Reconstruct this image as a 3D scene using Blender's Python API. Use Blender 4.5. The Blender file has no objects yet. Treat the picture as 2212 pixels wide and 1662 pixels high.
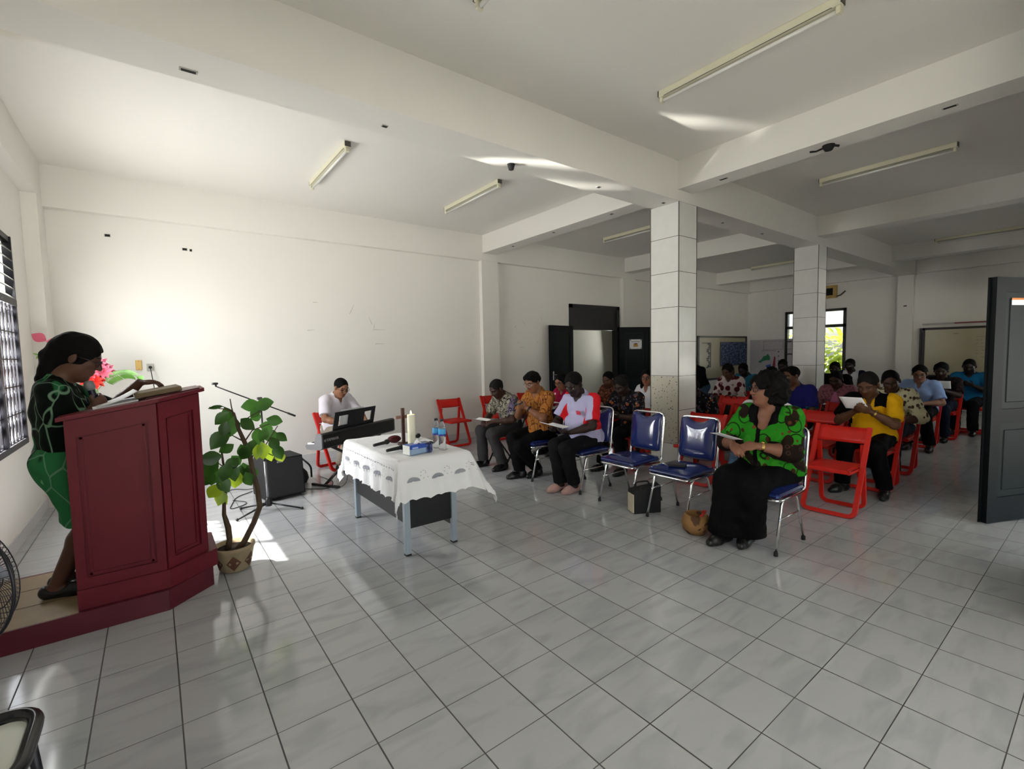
import bpy, math, random
import numpy as np
from mathutils import Vector, Matrix
C = bpy.context.scene.collection
random.seed(7)
PI = math.pi

# ---------------------------------------------------------------- camera, light, exposure
cd = bpy.data.cameras.new('camera'); cam = bpy.data.objects.new('camera', cd); C.objects.link(cam)
bpy.context.scene.camera = cam
cd.sensor_width = 36.0; cd.lens = 36.0 * 1014.63 / 2212; cd.clip_start = 0.02; cd.clip_end = 300
_yaw, _pit, _rol = math.radians(37.2951), math.radians(-3.7818), math.radians(-1.1929)
_f = Vector((math.sin(_yaw) * math.cos(_pit), math.cos(_yaw) * math.cos(_pit), math.sin(_pit)))
_r = Vector((math.cos(_yaw), -math.sin(_yaw), 0)); _u = _r.cross(_f)
_r2 = _r * math.cos(_rol) + _u * math.sin(_rol); _u2 = -_r * math.sin(_rol) + _u * math.cos(_rol)
cam.matrix_world = Matrix(((_r2.x, _u2.x, -_f.x, -0.6132), (_r2.y, _u2.y, -_f.y, -1.1134), (_r2.z, _u2.z, -_f.z, 1.5048), (0, 0, 0, 1)))

sc = bpy.context.scene
sc.view_settings.view_transform = 'Standard'; sc.view_settings.look = 'None'
sc.view_settings.gamma = 1.0; sc.view_settings.use_curve_mapping = False
sc.view_settings.exposure = 0.93
sc.cycles.use_denoising = True
sc.cycles.max_bounces = 8; sc.cycles.diffuse_bounces = 6; sc.cycles.glossy_bounces = 3
sc.cycles.transmission_bounces = 6; sc.cycles.transparent_max_bounces = 8
sc.cycles.caustics_reflective = True; sc.cycles.caustics_refractive = False
sc.cycles.sample_clamp_indirect = 12.0

w = bpy.data.worlds.new('daylight'); sc.world = w; w.use_nodes = True
nt = w.node_tree; nt.nodes.clear()
_o = nt.nodes.new('ShaderNodeOutputWorld'); _b = nt.nodes.new('ShaderNodeBackground')
_s = nt.nodes.new('ShaderNodeTexSky'); _s.sky_type = 'NISHITA'; _s.sun_disc = False
_s.sun_elevation = math.radians(52); _s.sun_rotation = math.radians(265); _s.dust_density = 2.5
_b.inputs['Strength'].default_value = 0.22
nt.links.new(_s.outputs[0], _b.inputs[0]); nt.links.new(_b.outputs[0], _o.inputs[0])

def lamp(name, kind, loc, direction, energy, color=(1, 1, 1), **kw):
    l = bpy.data.lights.new(name, kind); l.energy = energy; l.color = color
    for k, v in kw.items(): setattr(l, k, v)
    o = bpy.data.objects.new(name, l); C.objects.link(o); o.location = loc
    o.rotation_euler = Vector(direction).to_track_quat('-Z', 'Y').to_euler()
    return o
# the sun comes in high through the window beside the lectern
SUN_EL, SUN_AZ = math.radians(50), math.radians(-35)
lamp('sun', 'SUN', (-8, 4, 10), (math.cos(SUN_EL) * math.cos(SUN_AZ), math.cos(SUN_EL) * math.sin(SUN_AZ), -math.sin(SUN_EL)),
     32.0, (1.0, 0.97, 0.90), angle=math.radians(1.5))
# daylight standing in the window and door openings, plus a corridor fill
def daylight(name, loc, direction, sx, sy, energy, color=(0.95, 0.98, 1.0)):
    o = lamp(name, 'AREA', loc, direction, energy, color, shape='RECTANGLE', size=sx, size_y=sy)
    return o
daylight('daylight_window_lectern', (-1.72, 4.28, 1.70), (1, -0.1, -0.15), 1.4, 1.75, 80)
daylight('daylight_door_front', (0.6, -1.80, 1.4), (0.1, 1, 0.0), 3.0, 2.2, 4)
daylight('daylight_door_side', (4.9, -1.35, 1.2), (0.15, 1, -0.15), 1.3, 2.0, 2)
daylight('daylight_ground_glow', (-1.72, 4.28, 1.55), (1, -0.12, 0.55), 1.4, 1.5, 24, (1.0, 0.98, 0.90))
daylight('daylight_window_front', (8.5, -1.15, 1.65), (-0.1, 1, -0.2), 1.9, 1.4, 3)
daylight('corridor_fill', (9.3, 7.1, 2.0), (-1, 0, -0.1), 1.0, 1.6, 7)  # lamp added inside the closed corridor to brighten its walls
# added spot outside the lectern window, throws the bright streak onto the main beam
lamp('streak_spot', 'SPOT', (-4.0, 5.5, 0.3), (6.35, -3.16, 2.90), 5500, (1.0, 0.98, 0.88), spot_size=math.radians(7), spot_blend=0.8, shadow_soft_size=0.06)

# ---------------------------------------------------------------- helpers
def srgb(h):
    h = h.lstrip('#'); v = [int(h[i:i + 2], 16) / 255 for i in (0, 2, 4)]
    return tuple(x / 12.92 if x <= 0.04045 else ((x + 0.055) / 1.055) ** 2.4 for x in v)

MATS = {}
def nodes_of(m): return m.node_tree.nodes, m.node_tree.links
def mat(name, col, rough=0.6, metal=0.0, spec=0.5, bump=0.0, bscale=60.0, var=0.0, vscale=6.0, coat=0.0, alpha=None, emit=None, trans=0.0, ior=1.45, sheen=0.0):
    if name in MATS: return MATS[name]
    m = bpy.data.materials.new(name); m.use_nodes = True; N, L = nodes_of(m); b = N['Principled BSDF']
    if isinstance(col, str): col = srgb(col)
    b.inputs['Base Color'].default_value = (*col, 1); b.inputs['Roughness'].default_value = rough
    b.inputs['Metallic'].default_value = metal; b.inputs['Specular IOR Level'].default_value = spec
    b.inputs['Coat Weight'].default_value = coat; b.inputs['Transmission Weight'].default_value = trans; b.inputs['IOR'].default_value = ior
    b.inputs['Sheen Weight'].default_value = sheen
    if alpha is not None: b.inputs['Alpha'].default_value = alpha
    if emit: b.inputs['Emission Color'].default_value = (*emit[0], 1); b.inputs['Emission Strength'].default_value = emit[1]
    if bump or var:
        tc = N.new('ShaderNodeTexCoord')
        if var:
            n = N.new('ShaderNodeTexNoise'); n.inputs['Scale'].default_value = vscale; n.inputs['Detail'].default_value = 5
            L.new(tc.outputs['Object'], n.inputs['Vector'])
            mx = N.new('ShaderNodeMix'); mx.data_type = 'RGBA'
            mx.inputs['A'].default_value = (*[max(0, c * (1 - var)) for c in col], 1); mx.inputs['B'].default_value = (*[min(1, c * (1 + var)) for c in col], 1)
            L.new(n.outputs['Fac'], mx.inputs['Factor']); L.new(mx.outputs['Result'], b.inputs['Base Color'])
        if bump:
            n = N.new('ShaderNodeTexNoise'); n.inputs['Scale'].default_value = bscale; n.inputs['Detail'].default_value = 3
            L.new(tc.outputs['Object'], n.inputs['Vector'])
            bp = N.new('ShaderNodeBump'); bp.inputs['Strength'].default_value = bump; bp.inputs['Distance'].default_value = 0.01
            L.new(n.outputs['Fac'], bp.inputs['Height']); L.new(bp.outputs['Normal'], b.inputs['Normal'])
    MATS[name] = m
    return m

class MB:
    """collects shapes and links them as one mesh object"""
    def __init__(s): s.v = []; s.f = []; s.mi = []; s.sm = []; s.M = Matrix.Identity(4); s.cur = 0
    def add(s, vs, fs, smooth=False):
        o = len(s.v)
        M = s.M
        s.v += [tuple(M @ Vector(p)) for p in vs]
        s.f += [tuple(o + i for i in f) for f in fs]
        s.mi += [s.cur] * len(fs); s.sm += [smooth] * len(fs)
        return s
    def box(s, x0, x1, y0, y1, z0, z1, bev=0.0):
        if bev <= 0:
            vs = [(x, y, z) for x in (x0, x1) for y in (y0, y1) for z in (z0, z1)]
            return s.add(vs, [(0, 1, 3, 2), (4, 6, 7, 5), (0, 4, 5, 1), (2, 3, 7, 6), (0, 2, 6, 4), (1, 5, 7, 3)])
        b = min(bev, (x1 - x0) / 2.01, (y1 - y0) / 2.01, (z1 - z0) / 2.01)
        vs = []; idx = {}
        for ix, x in enumerate((x0, x1)):
            for iy, y in enumerate((y0, y1)):
                for iz, z in enumerate((z0, z1)):
                    sx, sy, sz = (1 - 2 * ix) * b, (1 - 2 * iy) * b, (1 - 2 * iz) * b
                    for a, p in enumerate(((x, y + sy, z + sz), (x + sx, y, z + sz), (x + sx, y + sy, z))):
                        idx[ix, iy, iz, a] = len(vs); vs.append(p)
        I = lambda *k: idx[k]
        fs = []
        for i in (0, 1):
            q = [I(i, 0, 0, 0), I(i, 1, 0, 0), I(i, 1, 1, 0), I(i, 0, 1, 0)]; fs.append(q if i else q[::-1])
            q = [I(0, i, 0, 1), I(1, i, 0, 1), I(1, i, 1, 1), I(0, i, 1, 1)]; fs.append(q[::-1] if i else q)
            q = [I(0, 0, i, 2), I(1, 0, i, 2), I(1, 1, i, 2), I(0, 1, i, 2)]; fs.append(q if i else q[::-1])
        for i in (0, 1):
            for j in (0, 1):
                q = [I(i, j, 0, 0), I(i, j, 1, 0), I(i, j, 1, 1), I(i, j, 0, 1)]; fs.append(q if (i + j) % 2 else q[::-1])
                q = [I(i, 0, j, 0), I(i, 1, j, 0), I(i, 1, j, 2), I(i, 0, j, 2)]; fs.append(q[::-1] if (i + j) % 2 else q)
                q = [I(0, i, j, 1), I(1, i, j, 1), I(1, i, j, 2), I(0, i, j, 2)]; fs.append(q if (i + j) % 2 else q[::-1])
        for i in (0, 1):
            for j in (0, 1):
                for k in (0, 1):
                    q = [I(i, j, k, 0), I(i, j, k, 1), I(i, j, k, 2)]; fs.append(q if (i + j + k) % 2 else q[::-1])
        return s.add(vs, fs)
    def tube(s, pts, r, n=10, caps=True, closed=False, smooth=True):
        pts = [Vector(p) for p in pts]; m = len(pts); rs = r if isinstance(r, (list, tuple)) else [r] * m
        vs = []; fs = []; prev = None
        for i, p in enumerate(pts):
            a = pts[i - 1] if (i or closed) else p; b = pts[(i + 1) % m] if (i < m - 1 or closed) else p
            t = (b - a).normalized()
            if prev is None: nrm = t.orthogonal().normalized()
            else:
                nrm = prev - t * prev.dot(t)
                nrm = nrm.normalized() if nrm.length > 1e-6 else t.orthogonal().normalized()
            prev = nrm; bn = t.cross(nrm)
            for k in range(n):
                a2 = 2 * PI * k / n; vs.append(p + (nrm * math.cos(a2) + bn * math.sin(a2)) * rs[i])
        for i in range(m if closed else m - 1):
            for k in range(n):
                a, b = i * n + k, i * n + (k + 1) % n; j = ((i + 1) % m) * n
                fs.append((a, b, j + (k + 1) % n, j + k))
        if caps and not closed:
            fs.append(tuple(range(n))[::-1]); fs.append(tuple((m - 1) * n + k for k in range(n)))
        return s.add(vs, fs, smooth)
    def lathe(s, prof, n=24, axis='z', org=(0, 0, 0), smooth=True):
        vs = []; fs = []; ox, oy, oz = org
        for (r, z) in prof:
            for k in range(n):
                a = 2 * PI * k / n; c, d = r * math.cos(a), r * math.sin(a)
                vs.append({'z': (ox + c, oy + d, oz + z), 'x': (ox + z, oy + c, oz + d), 'y': (ox + d, oy + z, oz + c)}[axis])
        m = len(prof)
        for i in range(m - 1):
            for k in range(n):
                a, b = i * n + k, i * n + (k + 1) % n
                fs.append((a, b, b + n, a + n))
        if prof[0][0] > 1e-6: fs.append(tuple(range(n))[::-1])
        if prof[-1][0] > 1e-6: fs.append(tuple((m - 1) * n + k for k in range(n)))
        return s.add(vs, fs, smooth)
    def prism(s, poly, h, smooth=False):
        """poly: list of (x,y) counter-clockwise; h=(z0,z1) or per-vertex function"""
        n = len(poly); z0, z1 = h
        f0 = z0 if callable(z0) else (lambda x, y: z0); f1 = z1 if callable(z1) else (lambda x, y: z1)
        vs = [(x, y, f0(x, y)) for x, y in poly] + [(x, y, f1(x, y)) for x, y in poly]
        fs = [tuple(range(n))[::-1], tuple(range(n, 2 * n))] + [(i, (i + 1) % n, n + (i + 1) % n, n + i) for i in range(n)]
        return s.add(vs, fs, smooth)
    def ball(s, c, r, n=12, m=8):
        rr = r if isinstance(r, (tuple, list)) else (r, r, r)
        vs = []; fs = []
        for i in range(m + 1):
            th = PI * i / m
            for k in range(n):
                a = 2 * PI * k / n
                vs.append((c[0] + rr[0] * math.sin(th) * math.cos(a), c[1] + rr[1] * math.sin(th) * math.sin(a), c[2] - rr[2] * math.cos(th)))
        for i in range(m):
            for k in range(n):
                a, b = i * n + k, i * n + (k + 1) % n; fs.append((a, b, b + n, a + n))
        return s.add(vs, fs, True)
    def sheet(s, grid, th=0.0, smooth=True):
        """grid[i][j] of points; th gives it thickness"""
        m, n = len(grid), len(grid[0]); P = [[Vector(p) for p in row] for row in grid]
        vs = [p for row in P for p in row]; fs = [(i * n + j, i * n + j + 1, (i + 1) * n + j + 1, (i + 1) * n + j) for i in range(m - 1) for j in range(n - 1)]
        if th:
            back = []
            for i in range(m):
                for j in range(n):
                    du = P[min(i + 1, m - 1)][j] - P[max(i - 1, 0)][j]; dv = P[i][min(j + 1, n - 1)] - P[i][max(j - 1, 0)]
                    nn = du.cross(dv); nn = nn.normalized() if nn.length > 1e-9 else Vector((0, 0, 1))
                    back.append(P[i][j] + nn * th)
            o = m * n; vs = vs + back
            fs = [f[::-1] for f in fs] if False else fs
            fs2 = [tuple(o + k for k in f[::-1]) for f in fs]
            ring = [i * n for i in range(m)] + [(m - 1) * n + j for j in range(1, n)] + [i * n + n - 1 for i in range(m - 2, -1, -1)] + [j for j in range(n - 2, 0, -1)]
            fs3 = [(ring[a], ring[(a + 1) % len(ring)], o + ring[(a + 1) % len(ring)], o + ring[a]) for a in range(len(ring))]
            fs = fs + fs2 + fs3
        return s.add(vs, fs, smooth)
    def build(s, name, mats, parent=None, loc=None):
        me = bpy.data.meshes.new(name); me.from_pydata(s.v, [], s.f)
        mats = mats if isinstance(mats, (list, tuple)) else [mats]
        for m in mats: me.materials.append(m)
        if len(mats) > 1: me.polygons.foreach_set('material_index', s.mi)
        me.polygons.foreach_set('use_smooth', s.sm); me.validate(); me.update()
        import bmesh
        bm = bmesh.new(); bm.from_mesh(me); bmesh.ops.recalc_face_normals(bm, faces=bm.faces); bm.to_mesh(me); bm.free()
        o = bpy.data.objects.new(name, me); C.objects.link(o)
        if parent is not None: o.parent = parent
        if loc is not None: o.location = loc
        return o
def TR(x=0, y=0, z=0, rz=0, rx=0, ry=0):
    return Matrix.Translation((x, y, z)) @ Matrix.Rotation(rz, 4, 'Z') @ Matrix.Rotation(ry, 4, 'Y') @ Matrix.Rotation(rx, 4, 'X')
def thing(name, label, cat, loc=(0, 0, 0), rz=0, group=None):
    o = bpy.data.objects.new(name, None); C.objects.link(o); o.empty_display_size = 0.1
    o.location = loc; o.rotation_euler = (0, 0, rz)
    return tag(o, label, cat, group)
def tag(o, label, cat, group=None, kind=None):
    if label: o['label'] = label
    if cat: o['category'] = cat
    if group: o['group'] = group
    if kind: o['kind'] = kind
    return o
def struct(o): o['kind'] = 'structure'; return o
def dup(root, loc, rz, label=None, group=None):
    r = root.copy(); C.objects.link(r); r.location = loc; r.rotation_euler = (0, 0, rz)
    if label: r['label'] = label
    if group: r['group'] = group
    for ch in list(root.children):
        c = ch.copy(); C.objects.link(c); c.parent = r
        for g in list(ch.children):
            d = g.copy(); C.objects.link(d); d.parent = c
    return r
def arc(c, r, a0, a1, n, plane='xz'):
    out = []
    for i in range(n + 1):
        a = a0 + (a1 - a0) * i / n; u, v = r * math.cos(a), r * math.sin(a)
        out.append({'xz': (c[0] + u, c[1], c[2] + v), 'yz': (c[0], c[1] + u, c[2] + v), 'xy': (c[0] + u, c[1] + v, c[2])}[plane])
    return out
def fillet(pts, r, n=5, closed=False):
    """round the corners of a polyline"""
    P = [Vector(p) for p in pts]; m = len(P); out = []
    for i in range(m):
        if not closed and i in (0, m - 1): out.append(P[i]); continue
        a, p, b = P[i - 1], P[i], P[(i + 1) % m]; d1, d2 = (a - p), (b - p)
        rr = min(r, d1.length * 0.45, d2.length * 0.45); q0, q1 = p + d1.normalized() * rr, p + d2.normalized() * rr
        for k in range(n + 1):
            t = k / n; out.append(q0 * (1 - t) ** 2 + p * 2 * t * (1 - t) + q1 * t * t)
    return out
# ---------------------------------------------------------------- room shell
XL, XR, YB, YF, ZC = -1.575, 14.0, 6.04, -1.70, 3.61
M_wall = mat('wall_paint', (0.74, 0.725, 0.68), 0.75, bump=0.06, bscale=35, var=0.03, vscale=1.2)
M_ceil = mat('ceiling_paint', (0.76, 0.745, 0.70), 0.85, var=0.03, vscale=0.9)
def _stain():
    N, L = nodes_of(M_ceil); b = N['Principled BSDF']; src = b.inputs['Base Color'].links[0].from_socket; tc = N.new('ShaderNodeTexCoord')
    n = N.new('ShaderNodeTexNoise'); n.inputs['Scale'].default_value = 2.5; n.inputs['Detail'].default_value = 5; L.new(tc.outputs['Object'], n.inputs[0])
    mp = N.new('ShaderNodeMapping'); mp.inputs['Location'].default_value = (1.25, -2.95, -3.6); L.new(tc.outputs['Object'], mp.inputs[0])
    ln = N.new('ShaderNodeVectorMath'); ln.operation = 'LENGTH'; L.new(mp.outputs[0], ln.inputs[0])
    ad = N.new('ShaderNodeMath'); ad.operation = 'MULTIPLY_ADD'; L.new(n.outputs['Fac'], ad.inputs[0]); ad.inputs[1].default_value = 0.9; L.new(ln.outputs['Value'], ad.inputs[2])
    rp = N.new('ShaderNodeValToRGB'); L.new(ad.outputs[0], rp.inputs[0]); rp.color_ramp.elements[0].position = 0.55; rp.color_ramp.elements[0].color = (0.45, 0.45, 0.45, 1); rp.color_ramp.elements[1].position = 0.85; rp.color_ramp.elements[1].color = (0, 0, 0, 1)
    mx = N.new('ShaderNodeMix'); mx.data_type = 'RGBA'; L.new(rp.outputs[0], mx.inputs['Factor']); L.new(src, mx.inputs['A']); mx.inputs['B'].default_value = (0.52, 0.42, 0.26, 1); L.new(mx.outputs['Result'], b.inputs['Base Color'])


_stain()

def floor_mat():
    m = bpy.data.materials.new('white_marble_tile'); m.use_nodes = True; N, L = nodes_of(m); b = N['Principled BSDF']
    tc = N.new('ShaderNodeTexCoord'); sx = N.new('ShaderNodeSeparateXYZ'); L.new(tc.outputs['Object'], sx.inputs[0])
    def math_(op, a, bb=None, cc=None):
        n = N.new('ShaderNodeMath'); n.operation = op
        for i, q in enumerate((a, bb, cc)):
            if q is None: continue
            if isinstance(q, (int, float)): n.inputs[i].default_value = q
            else: L.new(q, n.inputs[i])
        return n.outputs[0]
    u = math_('DIVIDE', sx.outputs[0], 0.3); v = math_('DIVIDE', sx.outputs[1], 0.3)
    def dist(t): return math_('ABSOLUTE', math_('SUBTRACT', math_('FRACT', math_('ADD', t, 0.5)), 0.5))
    du, dv = dist(u), dist(v)
    nz = N.new('ShaderNodeTexNoise'); nz.inputs['Scale'].default_value = 1.6; L.new(tc.outputs['Object'], nz.inputs['Vector'])
    wob = math_('MULTIPLY', nz.outputs['Fac'], 0.007)
    gu = math_('LESS_THAN', du, math_('ADD', wob, 0.006)); gv = math_('LESS_THAN', dv, math_('ADD', wob, 0.0028))
    g = math_('MAXIMUM', gu, gv)
    # every tile carries its own veins: shift the noise by a number drawn per tile
    fu, fv = math_('FLOOR', u), math_('FLOOR', v)
    cb = N.new('ShaderNodeCombineXYZ'); L.new(fu, cb.inputs[0]); L.new(fv, cb.inputs[1])
    wn = N.new('ShaderNodeTexWhiteNoise'); wn.noise_dimensions = '2D'; L.new(cb.outputs[0], wn.inputs['Vector'])
    sc_ = N.new('ShaderNodeVectorMath'); sc_.operation = 'SCALE'; sc_.inputs['Scale'].default_value = 7.0; L.new(wn.outputs['Color'], sc_.inputs[0])
    mp = N.new('ShaderNodeMapping'); mp.inputs['Rotation'].default_value = (0, 0, 0.6); mp.inputs['Scale'].default_value = (3.2, 11.0, 1)
    L.new(tc.outputs['Object'], mp.inputs['Vector'])
    ad = N.new('ShaderNodeVectorMath'); L.new(mp.outputs[0], ad.inputs[0]); L.new(sc_.outputs[0], ad.inputs[1])
    n2 = N.new('ShaderNodeTexNoise'); n2.inputs['Scale'].default_value = 0.8; n2.inputs['Detail'].default_value = 4; n2.inputs['Distortion'].default_value = 0.6
    L.new(ad.outputs[0], n2.inputs['Vector'])
    rp = N.new('ShaderNodeValToRGB'); L.new(n2.outputs['Fac'], rp.inputs[0])
    rp.color_ramp.elements[0].position = 0.33; rp.color_ramp.elements[0].color = (0.36, 0.375, 0.40, 1)
    rp.color_ramp.elements[1].position = 0.52; rp.color_ramp.elements[1].color = (0.425, 0.437, 0.458, 1)
    mx = N.new('ShaderNodeMix'); mx.data_type = 'RGBA'; L.new(g, mx.inputs['Factor']); L.new(rp.outputs[0], mx.inputs['A'])
    mx.inputs['B'].default_value = (0.035, 0.035, 0.035, 1); L.new(mx.outputs['Result'], b.inputs['Base Color'])
    ro = math_('ADD', math_('MULTIPLY', g, 0.5), 0.11); L.new(ro, b.inputs['Roughness'])
    b.inputs['Specular IOR Level'].default_value = 0.8
    return m
struct(MB().box(XL - 0.2, XR + 0.2, YF - 0.2, YB + 1.9, -0.1, 0).build('floor', floor_mat()))
struct(MB().box(XL - 0.2, XR + 0.2, YF - 0.2, YB + 1.9, ZC, ZC + 0.15).build('ceiling', M_ceil))

def wall_open(name, axis, a0, a1, u0, u1, z0, z1, holes, m):
    us = sorted({u0, u1} | {h[0] for h in holes} | {h[1] for h in holes}); zs = sorted({z0, z1} | {h[2] for h in holes} | {h[3] for h in holes})
    mb = MB()
    for i in range(len(us) - 1):
        for k in range(len(zs) - 1):
            uc, zc = (us[i] + us[i + 1]) / 2, (zs[k] + zs[k + 1]) / 2
            if any(h[0] < uc < h[1] and h[2] < zc < h[3] for h in holes): continue
            if axis == 'x': mb.box(a0, a1, us[i], us[i + 1], zs[k], zs[k + 1])
            else: mb.box(us[i], us[i + 1], a0, a1, zs[k], zs[k + 1])
    return struct(mb.build(name, m))
W1 = (3.55, 5.02, 0.78, 2.64)
wall_open('wall_left', 'x', XL - 0.14, XL, YF - 0.2, YB + 0.14, 0, ZC, [W1], M_wall)
wall_open('wall_back', 'y', YB, YB + 0.14, XL - 0.14, XR + 0.14, 0, ZC, [(6.37, 7.96, 0, 2.52)], M_wall)
WF = (3.44, 4.95, 0.72, 2.53)
wall_open('wall_far', 'x', XR, XR + 0.14, YF - 0.2, YB + 0.14, 0, ZC, [WF], M_wall)
wall_open('wall_front', 'y', YF - 0.14, YF, XL - 0.14, 3.0, 0, ZC, [(-1.1, 2.4, 0.0, 2.6)], M_wall)
wall_open('wall_front_right', 'y', -1.0, -0.86, 3.0, XR, 0, ZC, [(4.0, 5.66, 0, 2.12), (7.5, 9.5, 0.9, 2.4), (10.8, 12.6, 0.9, 2.4)], M_wall)
struct(MB().box(3.0, 3.14, YF, -1.0, 0, ZC).build('wall_front_return', M_wall))
# corridor behind the back door
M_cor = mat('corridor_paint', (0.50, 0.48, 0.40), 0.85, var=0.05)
cw = MB(); cw.box(4.6, 9.6, 7.75, 7.9, 0, ZC); cw.box(4.45, 4.6, 6.18, 7.9, 0, ZC); cw.box(11.0, 11.15, 6.18, 7.9, 0, ZC); cw.box(9.6, 9.75, 6.18, 7.0, 0, ZC); cw.box(9.6, 11.15, 7.75, 7.9, 0, ZC)
struct(cw.build('wall_corridor', M_cor))

# beams and pilasters
bm_ = lambda name, *a: struct(MB().box(*a).build(name, M_wall))
bm_('beam_main', XL, XR, 2.02, 2.38, 3.18, ZC)
for i, (x0, x1) in enumerate(((4.16, 4.44), (8.06, 8.36), (12.0, 12.3))):
    bm_('beam_cross_%d' % (i + 1), x0, x1, 2.38, YB, 3.30, ZC); bm_('beam_cross_%d' % (i + 11), x0, x1, YF, 2.02, 3.30, ZC)
bm_('beam_back', XL, XR, YB - 0.10, YB, 3.17, ZC)
bm_('beam_left', XL, XL + 0.12, YF, YB - 0.10, 3.22, ZC)
bm_('beam_far', XR - 0.12, XR, YF, YB - 0.10, 3.2, ZC)
for i, (x0, x1) in enumerate(((4.14, 4.50), (8.02, 8.46))):
    bm_('pilaster_back_%d' % (i + 1), x0, x1, YB - 0.09, YB, 0, 3.17)
bm_('pilaster_corner', XL, XL + 0.12, YB - 0.40, YB, 0, 3.22)
bm_('pilaster_far', XR - 0.12, XR, 2.06, 2.36, 0, 3.2)
# skirting tiles
M_skirt = mat('skirting_tile', (0.60, 0.60, 0.61), 0.3, var=0.08, vscale=8)
for nm, bx in (('baseboard_back', (XL, 6.30, YB - 0.012, YB, 0, 0.11)), ('baseboard_back_right', (8.5, XR, YB - 0.012, YB, 0, 0.11)),
               ('baseboard_left', (XL, XL + 0.012, YF, YB - 0.40, 0, 0.11)), ('baseboard_far', (XR - 0.012, XR, YF, YB, 0, 0.11))):
    struct(MB().box(*bx).build(nm, M_skirt))

# tiled columns
def column_mat():
    m = bpy.data.materials.new('column_tile'); m.use_nodes = True; N, L = nodes_of(m); b = N['Principled BSDF']
    tc = N.new('ShaderNodeTexCoord'); sx = N.new('ShaderNodeSeparateXYZ'); L.new(tc.outputs['Object'], sx.inputs[0])
    a = N.new('ShaderNodeMath'); a.operation = 'DIVIDE'; L.new(sx.outputs[2], a.inputs[0]); a.inputs[1].default_value = 0.40
    f = N.new('ShaderNodeMath'); f.operation = 'FRACT'; L.new(a.outputs[0], f.inputs[0])
    l = N.new('ShaderNodeMath'); l.operation = 'LESS_THAN'; L.new(f.outputs[0], l.inputs[0]); l.inputs[1].default_value = 0.014
    n = N.new('ShaderNodeTexNoise'); n.inputs['Scale'].default_value = 9; n.inputs['Detail'].default_value = 6; L.new(tc.outputs['Object'], n.inputs['Vector'])
    r = N.new('ShaderNodeValToRGB'); L.new(n.outputs['Fac'], r.inputs[0]); r.color_ramp.elements[0].color = (0.63, 0.63, 0.60, 1); r.color_ramp.elements[1].color = (0.74, 0.74, 0.715, 1)
    x = N.new('ShaderNodeMix'); x.data_type = 'RGBA'; L.new(l.outputs[0], x.inputs['Factor']); L.new(r.outputs[0], x.inputs['A']); x.inputs['B'].default_value = (0.08, 0.075, 0.065, 1)
    L.new(x.outputs['Result'], b.inputs['Base Color']); b.inputs['Roughness'].default_value = 0.18
    return m
M_col = column_mat()
M_edge = mat('column_edge_grout', (0.10, 0.09, 0.075), 0.8)
M_mold = bpy.data.materials.new('spotted_old_tile'); M_mold.use_nodes = True
def _mold():
    N, L = nodes_of(M_mold); b = N['Principled BSDF']; tc = N.new('ShaderNodeTexCoord')
    v = N.new('ShaderNodeTexVoronoi'); v.inputs['Scale'].default_value = 32; L.new(tc.outputs['Object'], v.inputs['Vector'])
    n = N.new('ShaderNodeTexNoise'); n.inputs['Scale'].default_value = 7; L.new(tc.outputs['Object'], n.inputs['Vector'])
    s = N.new('ShaderNodeMath'); s.operation = 'MULTIPLY'; L.new(n.outputs['Fac'], s.inputs[0]); s.inputs[1].default_value = 0.42
    l = N.new('ShaderNodeMath'); l.operation = 'LESS_THAN'; L.new(v.outputs['Distance'], l.inputs[0]); L.new(s.outputs[0], l.inputs[1])
    x = N.new('ShaderNodeMix'); x.data_type = 'RGBA'; L.new(l.outputs[0], x.inputs['Factor']); x.inputs['A'].default_value = (0.50, 0.48, 0.40, 1); x.inputs['B'].default_value = (0.11, 0.09, 0.07, 1)
    L.new(x.outputs['Result'], b.inputs['Base Color']); b.inputs['Roughness'].default_value = 0.5
_mold()
for i, (x0, x1, y0, y1) in enumerate(((4.20, 4.56, 2.03, 2.41), (8.15, 8.49, 2.03, 2.40))):
    t = bpy.data.objects.new('column_%d' % (i + 1), None); C.objects.link(t); t.location = (x0, y0, 0); struct(t)
    struct(MB().box(0, x1 - x0, 0, y1 - y0, 0, 3.18).build('shaft', M_col, t))
    e = MB()
    for (a, b_) in ((0, 0), (x1 - x0, 0), (0, y1 - y0)): e.box(a - 0.004, a + 0.004, b_ - 0.004, b_ + 0.004, 0, 3.18)
    struct(e.build('edge_joint', M_edge, t))
    if i == 0: struct(MB().box(-0.003, 0.0, 0.006, y1 - y0 - 0.006, 0.405, 1.195).build('stained_tile', M_mold, t))

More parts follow.
